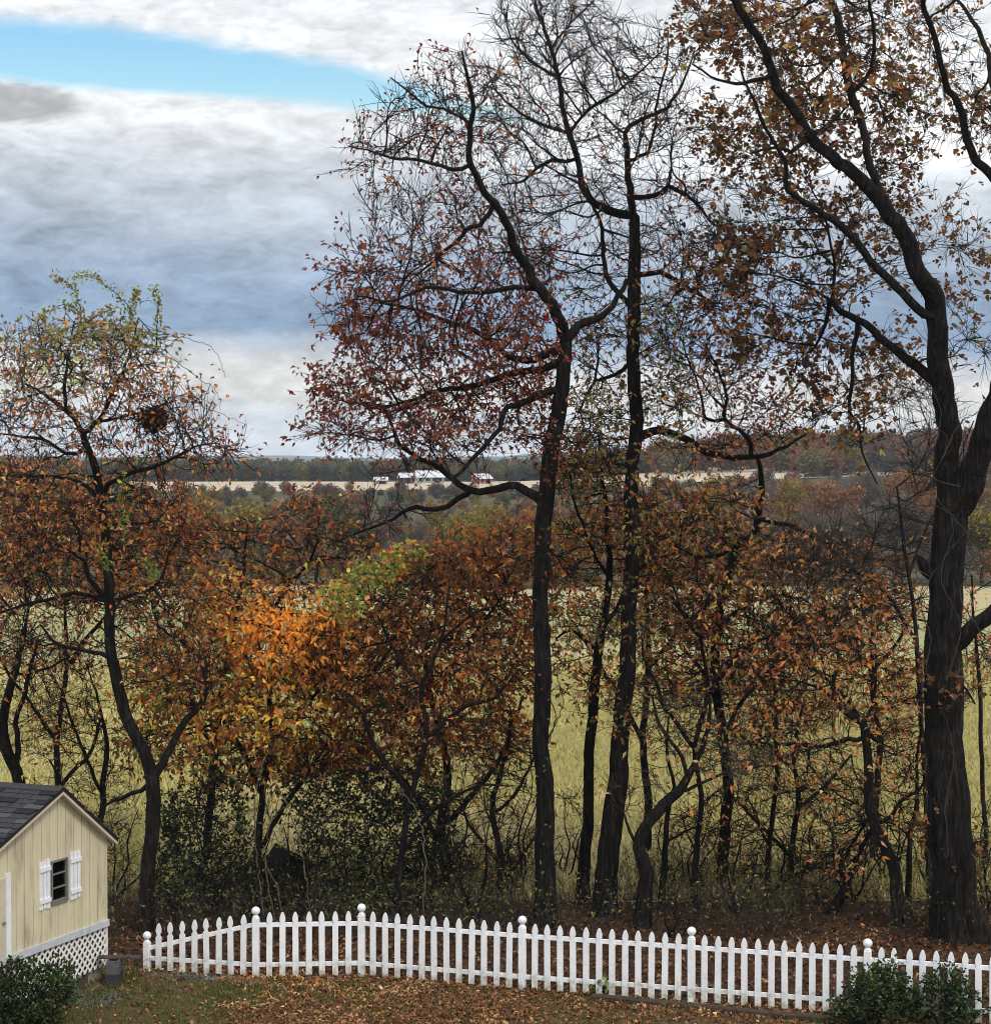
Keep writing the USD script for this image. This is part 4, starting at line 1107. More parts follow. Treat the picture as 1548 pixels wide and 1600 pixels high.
# left side
TV = lambda x, y, c, r: np.where(((y < 590 - (x - 60) * .0) & (r.random(len(x)) < np.interp(y, (450, 530, 600), (.85, .6, .0))))[:, None], np.array(OLIVE) * np.exp(r.normal(.35, .35, (len(x), 1))), c)
grow('vine_covered_tree', 'rounded tree behind the playhouse with maroon leaves and green vines on top', 34.0,
     [[(228, 1462, 27), (230, 1380, 25), (235, 1280, 24), (236, 1222, 24), (215, 1160, 20), (195, 1110, 19), (182, 1060, 18), (172, 1000, 17), (170, 940, 17), (168, 880, 15), (165, 820, 14), (158, 770, 13), (148, 730, 12), (135, 700, 11), (128, 678, 10)],
      [(129, 678, 8), (104, 642, 7), (67, 615, 5), (34, 598, 3)], [(104, 644, 6), (101, 588, 5), (104, 544, 4), (115, 500, 2)], [(130, 676, 8), (151, 659, 7), (175, 615, 6), (191, 581, 5), (205, 544, 4), (215, 495, 2)],
      [(151, 660, 5), (202, 649, 4), (242, 635, 3), (275, 625, 2)], [(138, 706, 8), (101, 709, 6), (77, 689, 5), (34, 682, 4), (0, 680, 2)], [(162, 790, 8), (134, 760, 6), (84, 746, 5), (30, 745, 3)],
      [(163, 790, 9), (168, 758, 8), (202, 743, 7), (269, 716, 5), (302, 699, 3), (340, 690, 2)], [(173, 1025, 7), (128, 1014, 6), (91, 1004, 5), (64, 974, 3)], [(169, 937, 10), (141, 907, 8), (130, 880, 7), (110, 860, 4)],
      [(170, 940, 8), (120, 928, 6), (50, 945, 5), (0, 960, 3)], [(238, 1220, 17), (255, 1190, 15), (280, 1140, 12), (302, 1115, 10), (322, 1080, 8), (312, 1041, 7), (289, 1008, 6), (262, 994, 4)], [(238, 1228, 8), (190, 1245, 6), (157, 1265, 3)],
      [(170, 945, 8), (205, 930, 6), (240, 920, 4)]],
     [(50, 560, 75, 55, 1), (130, 535, 85, 48, 1), (210, 565, 75, 50, 1), (110, 610, 90, 50, .9), (210, 640, 85, 50, 1), (30, 650, 70, 50, 1), (290, 660, 60, 50, 1), (110, 690, 80, 45, .8), (250, 710, 90, 45, 1), (340, 710, 60, 30, .8), (40, 740, 80, 45, .9), (200, 780, 90, 45, .9),
      (90, 820, 100, 55, 1), (230, 850, 90, 50, 1), (20, 880, 70, 60, .9), (120, 920, 90, 45, .7), (250, 960, 80, 50, .8), (80, 1010, 80, 50, .5), (300, 1040, 70, 60, .7), (20, 1000, 60, 50, .4)],
     [(2.4, MAROON), (2.6, RUST), (1.4, BROWN), (1.6, ORANGE), (1.3, OLIVE), (.9, TANL), (.4, LIME)], 91, leaf=('lance', .105, .055), leaf_p=.9, per_tip=2.0, dens=11.5, depth=1.5, twig_n=2.0, tint_fn=TV,
     leaf_fn=lambda x, y: np.interp(y, (450, 520, 560, 640, 720, 800, 900, 1000), (1.3, 1.4, .8, .62, .8, 1.1, 1.1, .5)))

grow('multi_stem_tree', 'dark multi stemmed tree behind the playhouse roof at the far left', 36.0,
     [[(45, 1440, 26), (40, 1300, 25), (30, 1225, 22), (12, 1180, 20), (5, 1130, 16), (15, 1080, 13), (25, 1040, 11), (35, 1000, 8), (45, 950, 4)], [(12, 1182, 15), (-8, 1130, 13), (-20, 1060, 10), (-30, 980, 6)], [(28, 1215, 11), (25, 1130, 9), (45, 1060, 7), (60, 1000, 4)],
      [(42, 1330, 8), (90, 1240, 7), (140, 1180, 6), (155, 1120, 4)], [(28, 1060, 5), (80, 1040, 4), (120, 1020, 2)]],
     [(10, 960, 60, 70, .6), (60, 1060, 80, 70, .6), (120, 1130, 60, 60, .5), (-20, 1060, 50, 80, .5), (100, 1220, 60, 50, .4), (60, 880, 80, 50, .6)],
     P_RUST, 92, leaf=('lance', .11, .05), leaf_p=.42, per_tip=1.4, dens=12, depth=1.2, twig_n=2.3)

# ------------------------------------------------------------------ the understorey of rust and orange leaves
def warm(x, y, c, r):
    def near(cx_, cy_, rx, ry):
        return np.exp(-(((x - cx_) / rx) ** 2 + ((y - cy_) / ry) ** 2) * 1.2)
    o, g, l = near(432, 985, 85, 62), np.maximum(near(440, 1110, 100, 45), near(280, 1125, 55, 40) * .7), near(560, 905, 75, 40)
    u = r.random(len(x))
    c = np.where((u < o * 1.25)[:, None], np.array(BRIGHT) * np.exp(r.normal(0, .22, (len(x), 1))), c)
    c = np.where(((u > .1) & (u < .1 + g * .42))[:, None], np.array(YELLOW) * np.array([1, .85, 1]) * np.exp(r.normal(0, .25, (len(x), 1))), c)
    return np.where((u > 1 - l * .85)[:, None], np.array(LIME) * np.exp(r.normal(-.1, .3, (len(x), 1))), c)


grow('leafy_tree', 'small tree with bright orange and yellow leaves left of the central trunks', 36.5,
     [[(405, 1432, 15), (402, 1330, 13), (410, 1240, 11), (425, 1160, 10), (420, 1090, 8), (430, 1020, 6), (440, 950, 4)], [(410, 1245, 9), (380, 1180, 8), (350, 1130, 6), (330, 1080, 4)], [(424, 1165, 8), (460, 1120, 7), (500, 1080, 5), (520, 1030, 3)], [(403, 1330, 8), (450, 1250, 7), (490, 1190, 5), (520, 1150, 3)]],
     [(430, 980, 90, 55, 1.1), (350, 1010, 70, 55, 1), (400, 1070, 100, 50, 1), (490, 1030, 80, 60, 1), (300, 1110, 70, 50, .9), (430, 1130, 100, 45, .9), (350, 930, 60, 40, .8), (500, 1180, 80, 40, .9), (330, 1180, 80, 40, .8), (250, 1060, 70, 60, .8), (240, 1150, 60, 45, .7), (420, 1190, 80, 40, .8)],
     [(2, ORANGE), (1.2, GOLD), (1.8, RUST), (1.6, OLIVE), (1.2, BROWN), (.5, LIME)], 101, clump=.35, leaf=('lance', .145, .068), leaf_p=1.0, per_tip=3.0, dens=14, depth=1.4, twig_n=1.9, tint_fn=warm, droop=.5)

grow('leafy_tree', 'dome of dense rust brown foliage on dark stems left of the central trunks', 37.2,
     [[(706, 1432, 15), (702, 1350, 14), (690, 1285, 13), (700, 1225, 12), (690, 1150, 11), (670, 1070, 9), (660, 990, 7), (660, 910, 4)], [(695, 1290, 10), (740, 1240, 9), (775, 1195, 8), (800, 1140, 6), (815, 1090, 4)], [(690, 1155, 8), (640, 1110, 7), (590, 1070, 5), (550, 1040, 3)], [(672, 1075, 8), (720, 1020, 7), (760, 970, 5), (790, 930, 3)],
      [(661, 1000, 6), (620, 960, 5), (580, 930, 3)], [(702, 1350, 8), (660, 1260, 7), (610, 1200, 5), (580, 1160, 3)]],
     [(640, 910, 90, 50, 1), (720, 890, 85, 50, 1), (790, 870, 60, 50, .9), (570, 940, 80, 45, 1), (600, 1000, 95, 50, 1.1), (690, 980, 95, 55, 1.1), (780, 960, 65, 60, .9), (550, 1060, 85, 50, 1), (650, 1070, 90, 50, .9), (750, 1050, 75, 55, .7), (590, 1130, 90, 45, .9), (680, 1150, 80, 45, .6), (770, 1140, 75, 50, .8), (540, 1190, 80, 45, .8), (640, 1200, 80, 40, .6), (800, 1010, 50, 70, .8), (480, 1010, 60, 60, .9)],
     [(3.2, RUST), (2.6, BROWN), (2.2, ORANGE), (1.0, TANL), (.6, GOLD)], 102, clump=.35, leaf=('lance', .140, .062), leaf_p=1.0, per_tip=3.1, dens=14, depth=1.5, twig_n=2.0, tint_fn=warm, droop=.4,
     leaf_fn=ramp_fn((840, 1.1), (1080, 1.1), (1130, .9), (1200, .6)))

grow('leafy_tree', 'low tree of dark red brown leaves behind the orange leaved tree, left of centre', 39.5,
     [[(330, 1405, 14), (325, 1300, 13), (335, 1180, 12), (350, 1060, 10), (370, 960, 8), (380, 880, 6), (385, 820, 3)], [(336, 1180, 8), (290, 1080, 7), (250, 980, 5), (230, 900, 3)], [(352, 1055, 8), (420, 960, 7), (470, 890, 5), (500, 840, 3)]],
     [(380, 850, 90, 45, 1), (470, 850, 80, 45, 1), (300, 840, 80, 45, 1), (540, 860, 60, 50, .8), (230, 900, 70, 50, .9), (330, 920, 90, 45, .9), (440, 920, 80, 45, .8), (480, 790, 60, 30, .5), (170, 850, 60, 45, .7)],
     [(2.4, RUST), (1.3, MAROON), (2, BROWN), (1.7, ORANGE), (1.5, OLIVE), (1.0, TANL), (.5, LIME), (.5, GOLD)], 103, clump=.5, leaf=('lance', .135, .060), leaf_p=1.0, per_tip=2.0, dens=12, depth=1.4, twig_n=1.9)

grow('twiggy_tree', 'low bare many twigged tree between the rust leaved tree and the bent tree', 37.6,
     [[(1240, 1425, 12), (1236, 1340, 10), (1246, 1260, 9), (1240, 1180, 7), (1255, 1100, 4)], [(1237, 1340, 7), (1190, 1290, 6), (1150, 1250, 4), (1110, 1240, 2)], [(1245, 1265, 7), (1290, 1225, 6), (1330, 1180, 4)], [(1238, 1390, 6), (1290, 1340, 5), (1340, 1320, 3)]],
     [(1240, 1190, 100, 60, 1), (1160, 1260, 80, 55, 1), (1310, 1240, 80, 55, 1), (1090, 1300, 70, 50, .8), (1230, 1310, 90, 50, .8), (1340, 1370, 70, 40, .7), (1400, 1290, 60, 60, .7)],
     P_RUST + [(2, OLIVE)], 105, leaf=('lance', .08, .04), leaf_p=.42, per_tip=1.2, dens=9, depth=1.2, twig_n=2.2)
grow('twiggy_tree', 'thin bare twigged tree between the brown leaved tree and the left central trunk', 36.6,
     [[(775, 1435, 11), (782, 1350, 10), (770, 1270, 9), (785, 1200, 7), (800, 1120, 4)], [(781, 1350, 6), (740, 1300, 5), (720, 1250, 3)], [(771, 1275, 6), (815, 1230, 5), (835, 1180, 3)], [(776, 1400, 6), (815, 1340, 5), (835, 1300, 3)]],
     [(790, 1180, 65, 60, 1), (745, 1260, 60, 55, 1), (800, 1290, 50, 60, .9), (720, 1340, 60, 50, .8), (790, 1380, 50, 40, .7), (640, 1250, 80, 50, .6)],
     P_RUST + [(2, OLIVE)], 106, leaf=('lance', .08, .04), leaf_p=.35, per_tip=1.2, dens=9, depth=1.0, twig_n=2.2)
grow('twiggy_tree', 'thin bare twigged tree between the playhouse roof and the vine covered tree', 37.0,
     [[(150, 1420, 11), (152, 1330, 10), (160, 1240, 9), (165, 1160, 7), (150, 1080, 4)], [(153, 1330, 6), (110, 1260, 5), (80, 1190, 3)], [(160, 1245, 6), (120, 1150, 5), (95, 1080, 3)]],
     [(120, 1110, 80, 60, 1), (60, 1140, 70, 55, .9), (160, 1190, 60, 60, .9), (110, 1040, 80, 40, .8), (180, 1290, 45, 60, .7), (40, 1010, 60, 40, .8)],
     P_RUST + [(2, OLIVE)], 107, leaf=('lance', .09, .042), leaf_p=.35, per_tip=1.2, dens=9, depth=1.0, twig_n=2.2)

grow('understorey_tree', 'rust and olive leaved tree behind the two central trunks', 40.5,
     [[(1010, 1390, 14), (1012, 1280, 13), (1005, 1160, 11), (1015, 1040, 9), (1010, 940, 7), (1020, 850, 4)], [(1006, 1165, 8), (960, 1080, 7), (920, 1010, 5), (890, 960, 3)], [(1014, 1045, 8), (1070, 980, 6), (1120, 930, 4)]],
     [(900, 880, 60, 50, 1), (1000, 860, 80, 50, 1), (1100, 850, 80, 50, 1), (960, 960, 80, 50, .9), (1070, 960, 80, 50, .9), (900, 1020, 55, 50, .6), (1030, 1060, 80, 50, .6), (1160, 1060, 80, 45, .6)],
     P_RUST + [(2.5, OLIVE), (.6, LIME)], 108, leaf=('lance', .13, .06), leaf_p=1.0, per_tip=1.6, dens=11, depth=1.3, twig_n=2.0)
grow('understorey_tree', 'tan and rust leaved tree behind the bent tree, left of the oak', 40.0,
     [[(1370, 1395, 14), (1366, 1280, 12), (1375, 1160, 10), (1360, 1040, 8), (1365, 960, 5)], [(1374, 1165, 8), (1320, 1090, 6), (1270, 1040, 4)], [(1362, 1050, 7), (1410, 990, 5), (1440, 930, 3)]],
     [(1330, 960, 90, 50, .9), (1400, 960, 60, 60, .9), (1270, 1000, 80, 50, .9), (1360, 1050, 80, 50, .8), (1250, 1100, 80, 50, .7), (1390, 1150, 60, 60, .6), (1540, 1010, 50, 60, .8), (1200, 880, 80, 50, .8), (1300, 880, 70, 45, .7)],
     [(2, RUST), (2, ORANGE), (2.5, TANL), (1.5, BROWN), (1, OLIVE)], 109, leaf=('lance', .13, .06), leaf_p=1.0, per_tip=1.5, dens=10, depth=1.3, twig_n=2.0)
grow('understorey_tree', 'olive and orange leaved tree behind the vine covered trunk at the far left', 40.5,
     [[(95, 1390, 14), (98, 1280, 12), (90, 1160, 10), (105, 1040, 8), (100, 940, 5)], [(92, 1165, 8), (40, 1090, 6), (0, 1030, 4)], [(104, 1045, 8), (150, 980, 6), (200, 920, 4)]],
     [(30, 850, 80, 55, 1), (130, 830, 80, 50, 1), (60, 930, 90, 50, .8), (190, 940, 80, 50, .9), (250, 800, 70, 45, .9), (230, 1020, 60, 55, .7), (0, 760, 60, 50, .9), (110, 770, 80, 40, .8), (130, 1010, 70, 40, .4)],
     [(2, RUST), (2, ORANGE), (1.5, TANL), (2, BROWN), (1.8, OLIVE), (.6, LIME), (.6, GOLD)], 110, leaf=('lance', .13, .06), leaf_p=1.0, per_tip=1.5, dens=10, depth=1.3, twig_n=2.0)

grow('twiggy_tree', 'dark many branched bare tree in front of the brown leaved tree', 35.0,
     [[(620, 1440, 12), (628, 1330, 11), (640, 1240, 10), (665, 1160, 9), (660, 1080, 7), (690, 1000, 5), (700, 930, 3)], [(642, 1238, 8), (590, 1170, 7), (560, 1110, 5), (530, 1090, 3)], [(665, 1158, 7), (720, 1110, 6), (770, 1090, 5), (810, 1040, 3)], [(661, 1080, 6), (620, 1020, 5), (590, 960, 3)], [(690, 1000, 5), (740, 960, 4), (790, 940, 2)], [(630, 1330, 7), (690, 1260, 6), (750, 1230, 4), (800, 1230, 2)]],
     [(600, 1080, 80, 60, .7), (700, 1010, 90, 60, .7), (770, 1060, 60, 60, .7), (690, 1140, 90, 50, .8), (570, 1180, 70, 50, .7), (760, 1200, 60, 50, .7), (650, 930, 80, 40, .5), (680, 1260, 80, 40, .6)],
     P_RUST + [(2, OLIVE)], 111, leaf=('lance', .11, .05), leaf_p=.22, per_tip=1.3, dens=10, depth=1.0, twig_n=2.0)
grow('twiggy_tree', 'dark many branched bare tree in front of the rust leaved tree', 35.4,
     [[(1085, 1440, 11), (1088, 1340, 10), (1095, 1250, 9), (1085, 1170, 8), (1105, 1080, 7), (1095, 1000, 5), (1110, 920, 3)], [(1086, 1172, 7), (1040, 1100, 6), (1010, 1040, 4), (1000, 980, 2)], [(1104, 1085, 7), (1160, 1020, 6), (1215, 990, 4), (1260, 960, 2)], [(1096, 1005, 5), (1060, 940, 4), (1040, 890, 2)]],
     [(1060, 1080, 80, 60, .7), (1150, 1040, 80, 60, .7), (1100, 950, 80, 60, .7), (1200, 960, 80, 50, .6), (1050, 900, 60, 50, .5), (1130, 1150, 80, 50, .7), (1230, 1050, 70, 50, .6)],
     P_RUST + [(2, OLIVE)], 112, leaf=('lance', .11, .05), leaf_p=.20, per_tip=1.3, dens=10, depth=1.0, twig_n=2.0)

grow('thicket_tree', 'grey bare thicket tree tangled in front of the oak trunk', 35.8,
     [[(1455, 1450, 9), (1448, 1300, 8), (1440, 1150, 8), (1430, 1000, 7), (1420, 900, 6), (1410, 820, 5), (1400, 760, 3)], [(1430, 1000, 6), (1380, 930, 5), (1330, 890, 4), (1280, 870, 2)], [(1420, 900, 5), (1450, 820, 4), (1490, 740, 3), (1520, 660, 2)]],
     [(1360, 880, 100, 50, 1), (1420, 820, 90, 60, .9), (1300, 860, 80, 45, .9), (1470, 720, 70, 70, .8), (1440, 620, 70, 50, .7), (1390, 940, 70, 40, .8), (1510, 850, 50, 60, .6), (1330, 940, 80, 40, .8), (1250, 900, 70, 45, .7)],
     P_RUST, 104, leaf=('lance', .11, .05), leaf_p=.10, per_tip=1.2, dens=13, depth=1.2, twig_mat='twig_grey', bark='bark_grey', twig_n=2.4, twig_len=(.25, .8),
     leaf_fn=lambda x, y: np.interp(y, (700, 900, 960), (.3, 1, 4.0)))
# ------------------------------------------------------------------ shrubs
def shrub(name, label, px, Y0, blobs, palette, seed, leaf, stems=5, spread=25, **kw):
    rng = np.random.default_rng(seed)
    gz = land_z(at(px, 1450, Y0)[0], Y0)
    by = float(720 + (CAM_Z - gz) * F_PX / Y0)
    top = min(b[1] - b[3] * .3 for b in blobs)
    limbs = []
    for k in range(stems):
        x1 = px + (k - (stems - 1) / 2) * spread * 2 / max(stems - 1, 1) + rng.normal(0, 3)
        hk = rng.uniform(.45, 1.0)
        pts = [(px + rng.normal(0, 2), by - (4 if k else 0), 4)] + [(px + (x1 - px) * u ** .7 + rng.normal(0, spread * .16), by + (top - by) * u * hk, 4.2 - 3 * u) for u in (.2, .45, .7, 1)]
        limbs.append(pts)
    return grow(name, label, Y0, limbs, blobs, palette, seed, category=kw.pop('category', 'shrub'), leaf=leaf, low_ok=True, base_drop=.1, sides=6, **kw)


EVER = [(3, (.026, .048, .016)), (2, (.042, .070, .021)), (1, (.075, .105, .030)), (.2, (.14, .16, .04))]
DEEP = [(3, (.012, .020, .010)), (2, (.020, .032, .014)), (.5, (.035, .050, .018))]
kw_yard = dict(dens=52, leaf_p=1.0, per_tip=3.4, depth=.42, twig_len=(.06, .16), leaf_matl='leaf_evergreen', droop=0.05, step=.07, kill=.075, infl=.6, twig_n=2.0)
shrub('evergreen_shrub', 'rounded dark evergreen shrub in front of the playhouse lattice', 55, 28.25, [(62, 1548, 50, 46, 7), (22, 1536, 38, 36, 7), (98, 1540, 24, 32, 6), (50, 1590, 48, 26, 6), (20, 1585, 30, 30, 5)], EVER, 201, ('round', .060, .036), spread=40, **kw_yard)
shrub('evergreen_shrub', 'left one of two dark green shrubs hiding the fence foot at right', 1372, 28.45, [(1372, 1552, 52, 44, 7), (1332, 1575, 32, 34, 6), (1412, 1572, 36, 40, 6), (1372, 1596, 55, 26, 5)], EVER, 202, ('round', .058, .035), spread=36, **kw_yard)
shrub('evergreen_shrub', 'right one of two dark green shrubs, beside the last fence panel', 1478, 28.3, [(1480, 1558, 44, 42, 7), (1442, 1580, 30, 36, 6), (1512, 1578, 26, 40, 6), (1480, 1600, 55, 24, 5)], EVER, 203, ('round', .058, .035), spread=36, **kw_yard)
shrub('leafy_weed', 'small pale green weed growing through the fence foot', 945, 30.05, [(946, 1537, 15, 15, 8), (938, 1548, 10, 10, 6)], [(2, (.20, .26, .09)), (1, (.10, .15, .05)), (.5, GOLD)], 204, ('round', .085, .055), stems=3, spread=8, category='weed', leaf_p=1.0, per_tip=1.6, depth=.16, twig_len=(.05, .12), step=.07, kill=.08, infl=.5, twig_n=1.4)
kw_dark = dict(dens=22, leaf_p=1.0, per_tip=3.2, leaf_matl='leaf_evergreen', droop=.15, twig_n=2.6, twig_len=(.12, .3))
shrub('dark_shrub', 'tall dark green shrub between the vine covered tree and the black hut', 322, 35.4, [(320, 1290, 75, 65, 2.4), (285, 1370, 55, 60, 2), (365, 1350, 50, 75, 2), (320, 1400, 80, 40, 2), (335, 1230, 60, 35, 1.6), (270, 1290, 35, 60, 1.6)], DEEP + [(.6, (.05, .075, .02))], 205, ('round', .075, .045), spread=45, depth=.9, **kw_dark)
shrub('dark_shrub', 'very dark dense shrub to the right of the black hut', 570, 35.8, [(560, 1250, 85, 60, 2.4), (515, 1320, 60, 60, 2.2), (615, 1320, 65, 70, 2.4), (580, 1395, 90, 45, 2.4), (500, 1400, 50, 40, 2), (665, 1280, 45, 70, 1.7), (480, 1250, 40, 55, 1.5), (690, 1360, 40, 60, 1.2)], DEEP, 206, ('round', .075, .045), spread=60, depth=.9, **kw_dark)
BR = [(2, (.09, .075, .03)), (2, (.12, .11, .04)), (1.4, BROWN), (1, RUST), (.6, OLIVE)]
HINT = ['left of the vine covered trunk', 'left of the black hut', 'right of the black hut', 'below the dome of rust leaves', 'left of the twiggy thin tree', 'just left of the left central trunk', 'between the two central trunks', 'right of the crooked tree', 'right of the rust leaved tree', 'below the low twigged tree', 'around the leaning forked stem', 'left of the bent grey tree', 'between the bent tree and the oak', 'right of the oak trunk']
brush = [(180, 36.2, 70, 110), (395, 34.6, 50, 120), (470, 34.9, 45, 120), (690, 35.6, 60, 150), (745, 34.7, 55, 130), (800, 36.6, 55, 160), (880, 38.0, 45, 90), (1075, 36.8, 60, 100), (1150, 35.2, 55, 110), (1235, 36.6, 60, 110), (1330, 36.2, 60, 100), (1390, 37.5, 60, 120), (1460, 37.0, 50, 100), (1545, 35.5, 50, 140)]
for i, (bx, by_, rx, ry) in enumerate(brush):
    base = 720 + CAM_Z * F_PX / by_
    shrub('brush_shrub', 'bare twiggy brush with few leaves behind the fence, ' + HINT[i], bx, by_, [(bx, base - ry * .45, rx * .8, ry * .4, .9), (bx, base - ry * .9, rx, ry * .45, .7), (bx + rx * .3, base - ry * 1.4, rx * .6, ry * .4, .5)], BR, 300 + i, ('lance', .07, .035),
          stems=6, spread=rx * .8, leaf_p=.45 if bx > 500 else .6, per_tip=1.2, depth=.7, twig_n=2.0, twig_len=(.15, .45), group='brush behind the fence', twig_mat='twig_grey' if i % 3 == 0 else 'twig')
shrub('yellow_weed', 'yellow green weedy bush behind the fence, right of the crooked tree', 1050, 33.6, [(1050, 1420, 30, 22, 2.0), (1075, 1435, 22, 18, 1.6)], [(2, (.22, .22, .03)), (1, OLIVE), (1, GOLD)], 330, ('lance', .07, .035), stems=5, spread=25, category='weed', leaf_p=1, per_tip=1.6, depth=.4, twig_n=2)
grow('red_sapling', 'slim sapling with bright red leaves right of the oak trunk', 38.5, [[(1540, 1400, 8), (1536, 1200, 7), (1528, 1050, 6), (1520, 960, 4), (1518, 900, 3)]], [(1516, 925, 26, 38, 1.4), (1535, 1040, 30, 40, .8)],
     [(3, (.34, .045, .025)), (1, RUST)], 331, category='sapling', leaf=('lance', .11, .055), leaf_p=1, per_tip=1.7, depth=.5)

# vines: leafy strands over the crown of the left tree, bare tendrils, pale stems up from the brush
def vine(name, label, Y, lines, leaf_n, palette, seed, w=(.007, .003), mat='twig', group=None, L=.075):
    rng = np.random.default_rng(seed)
    o = at(*lines[0][0], Y)
    t_ = thing(name, label, 'vine', o, 0, group)
    P, A = [], []
    for ln in lines:
        C = catmull(np.array(ln, float), 8)
        q = at(C[:, 0], C[:, 1], Y + np.cumsum(rng.normal(0, .03, len(C))))
        q[1:] += rng.normal(0, .012, (len(q) - 1, 3))
        part('stem', tuple_shift(tube(q, np.linspace(w[0], w[1], len(q)), 5), o), M[mat], t_, smooth=True)
        n = int(leaf_n * len(q))
        k = rng.integers(0, len(q), n)
        P.append(q[k] + rng.normal(0, .045 if Y < 34.55 else .10, (n, 3)))
    P = np.vstack(P)
    if len(P):
        v, f, m = leaf_mesh(P, rng.normal(0, .7, P.shape) + np.array([0, 0, -.3]), rng.normal(0, .6, P.shape) + np.array([0, -.5, .6]), L * rng.uniform(.6, 1.2, len(P)), L * .7 * rng.uniform(.6, 1.2, len(P)), ROUND, rng)
        part('leaves', tuple_shift((v, f), o), M['leaf'], t_, kind='stuff', colors=np.repeat(tints(len(P), palette, rng, .3), m, 0))
    return t_


VG = [(2, (.22, .27, .07)), (2, (.15, .19, .05)), (1, (.30, .30, .09)), (.4, ORANGE)]
vine('climbing_vine', 'green leafy vine strands arching over the top of the left tree', 34.0, [[(128, 520), (125, 485), (118, 455), (100, 440), (84, 431)], [(215, 560), (210, 505), (195, 472), (166, 446), (142, 429), (115, 431)], [(200, 520), (206, 480), (212, 462), (216, 452)], [(245, 540), (246, 495), (248, 470), (240, 446)],
                                                                                                   [(60, 500), (80, 482), (110, 478), (130, 492)], [(90, 520), (130, 505), (165, 488), (180, 480)], [(160, 560), (200, 540), (230, 520), (240, 545)]], 5.0, VG, 401, (.009, .004), L=.060)
vine('climbing_vine', 'bare curling vine tendrils trailing right of the left tree crown', 34.3, [[(240, 520), (290, 530), (330, 541), (346, 570), (352, 590)], [(270, 560), (312, 592), (338, 612), (345, 640)], [(280, 600), (310, 630), (352, 650), (387, 664)], [(200, 470), (235, 470), (246, 480)]], .15, VG, 402, (.006, .003))
vine('climbing_vine', 'green vine leaves hanging beside the upper trunk of the left tree', 33.7, [[(196, 745), (192, 770), (197, 800), (186, 830)], [(150, 850), (160, 870), (172, 890)], [(225, 870), (235, 890), (245, 900)]], 4.0, [(2, LIME), (1, (.16, .22, .06))], 403)
vine('climbing_vine', 'pale woody vine stems rising in front of the black hut', 34.6, [[(412, 1430), (405, 1370), (398, 1300), (400, 1240), (412, 1190), (440, 1150)], [(428, 1430), (415, 1360), (420, 1290), (410, 1220)], [(485, 1430), (478, 1370), (466, 1310), (450, 1260), (425, 1220)], [(440, 1425), (432, 1385), (415, 1350)], [(660, 1435), (665, 1350), (655, 1280), (630, 1240), (600, 1210)], [(285, 1440), (284, 1400), (278, 1370)]], .02, VG, 404, (.016, .007), 'vine_stem')
vine('climbing_vine', 'thin grey bare vines tangled around the upper oak trunk', 32.9, [[(1440, 1080), (1452, 1000), (1438, 930), (1470, 880), (1500, 840), (1545, 800)], [(1480, 1060), (1500, 980), (1470, 900), (1490, 820), (1455, 760), (1480, 690), (1440, 640)], [(1540, 1000), (1500, 930), (1520, 860), (1480, 800), (1440, 790), (1400, 800)], [(1470, 720), (1500, 660), (1530, 640), (1560, 600)], [(1430, 700), (1470, 660), (1450, 600), (1410, 580)], [(1450, 900), (1400, 870), (1360, 880), (1330, 900)], [(1500, 760), (1440, 740), (1400, 700), (1380, 660)], [(1480, 1340), (1478, 1250), (1490, 1180), (1470, 1100)]], .02, VG, 406, (.011, .005), 'twig_grey')
vine('climbing_vine', 'dark twisted vines clinging to the left central trunk', 34.15, [[(862, 1420), (850, 1330), (866, 1250), (852, 1180), (868, 1120), (845, 1060), (860, 990), (838, 940)], [(838, 1400), (850, 1300), (838, 1220), (858, 1150), (880, 1100), (868, 1050)], [(848, 920), (862, 860), (846, 800), (868, 740), (862, 680), (885, 620)]], .35, [(2, OLIVE), (1, TANL)], 407, (.014, .006), 'twig')
vine('climbing_vine', 'lime green vine draped over the top of the orange leaved tree', 34.6, [[(505, 935), (530, 918), (560, 900), (590, 888), (615, 868), (640, 856), (658, 862)], [(520, 920), (545, 930), (560, 950)], [(570, 895), (600, 900), (625, 882)], [(515, 935), (540, 955), (545, 975)]], 5.5, [(3, LIME), (1.5, (.18, .25, .06)), (1.5, GOLD), (1, ORANGE)], 405, L=.095)

# the dark ball of leaves caught in the left tree
nr = np.random.default_rng(7)
no = at(240, 655, 34.0)
nest = thing('leaf_nest', 'dark ball of dead leaves lodged in a branch of the left tree', 'nest', no)
n = 420
u = unit(nr.normal(0, 1, (n, 3))) * np.power(nr.random(n), .6)[:, None] * np.array([.26, .24, .22])
v, f, m = leaf_mesh(u, nr.normal(0, 1, (n, 3)), nr.normal(0, 1, (n, 3)), nr.uniform(.07, .13, n), nr.uniform(.04, .07, n), LANCE, nr)
part('leaves', (v, f), M['leaf'], nest, kind='stuff', colors=np.repeat(tints(n, [(2, (.03, .018, .012)), (1, BROWN)], nr), m, 0))
tv, tf, _, _ = twig_batch(u[:120], unit(nr.normal(0, 1, (120, 3))), unit(nr.normal(0, 1, (120, 3))), nr.uniform(.1, .3, 120), np.full(120, .006))
part('sticks', (tv, tf), M['twig'], nest, kind='stuff')

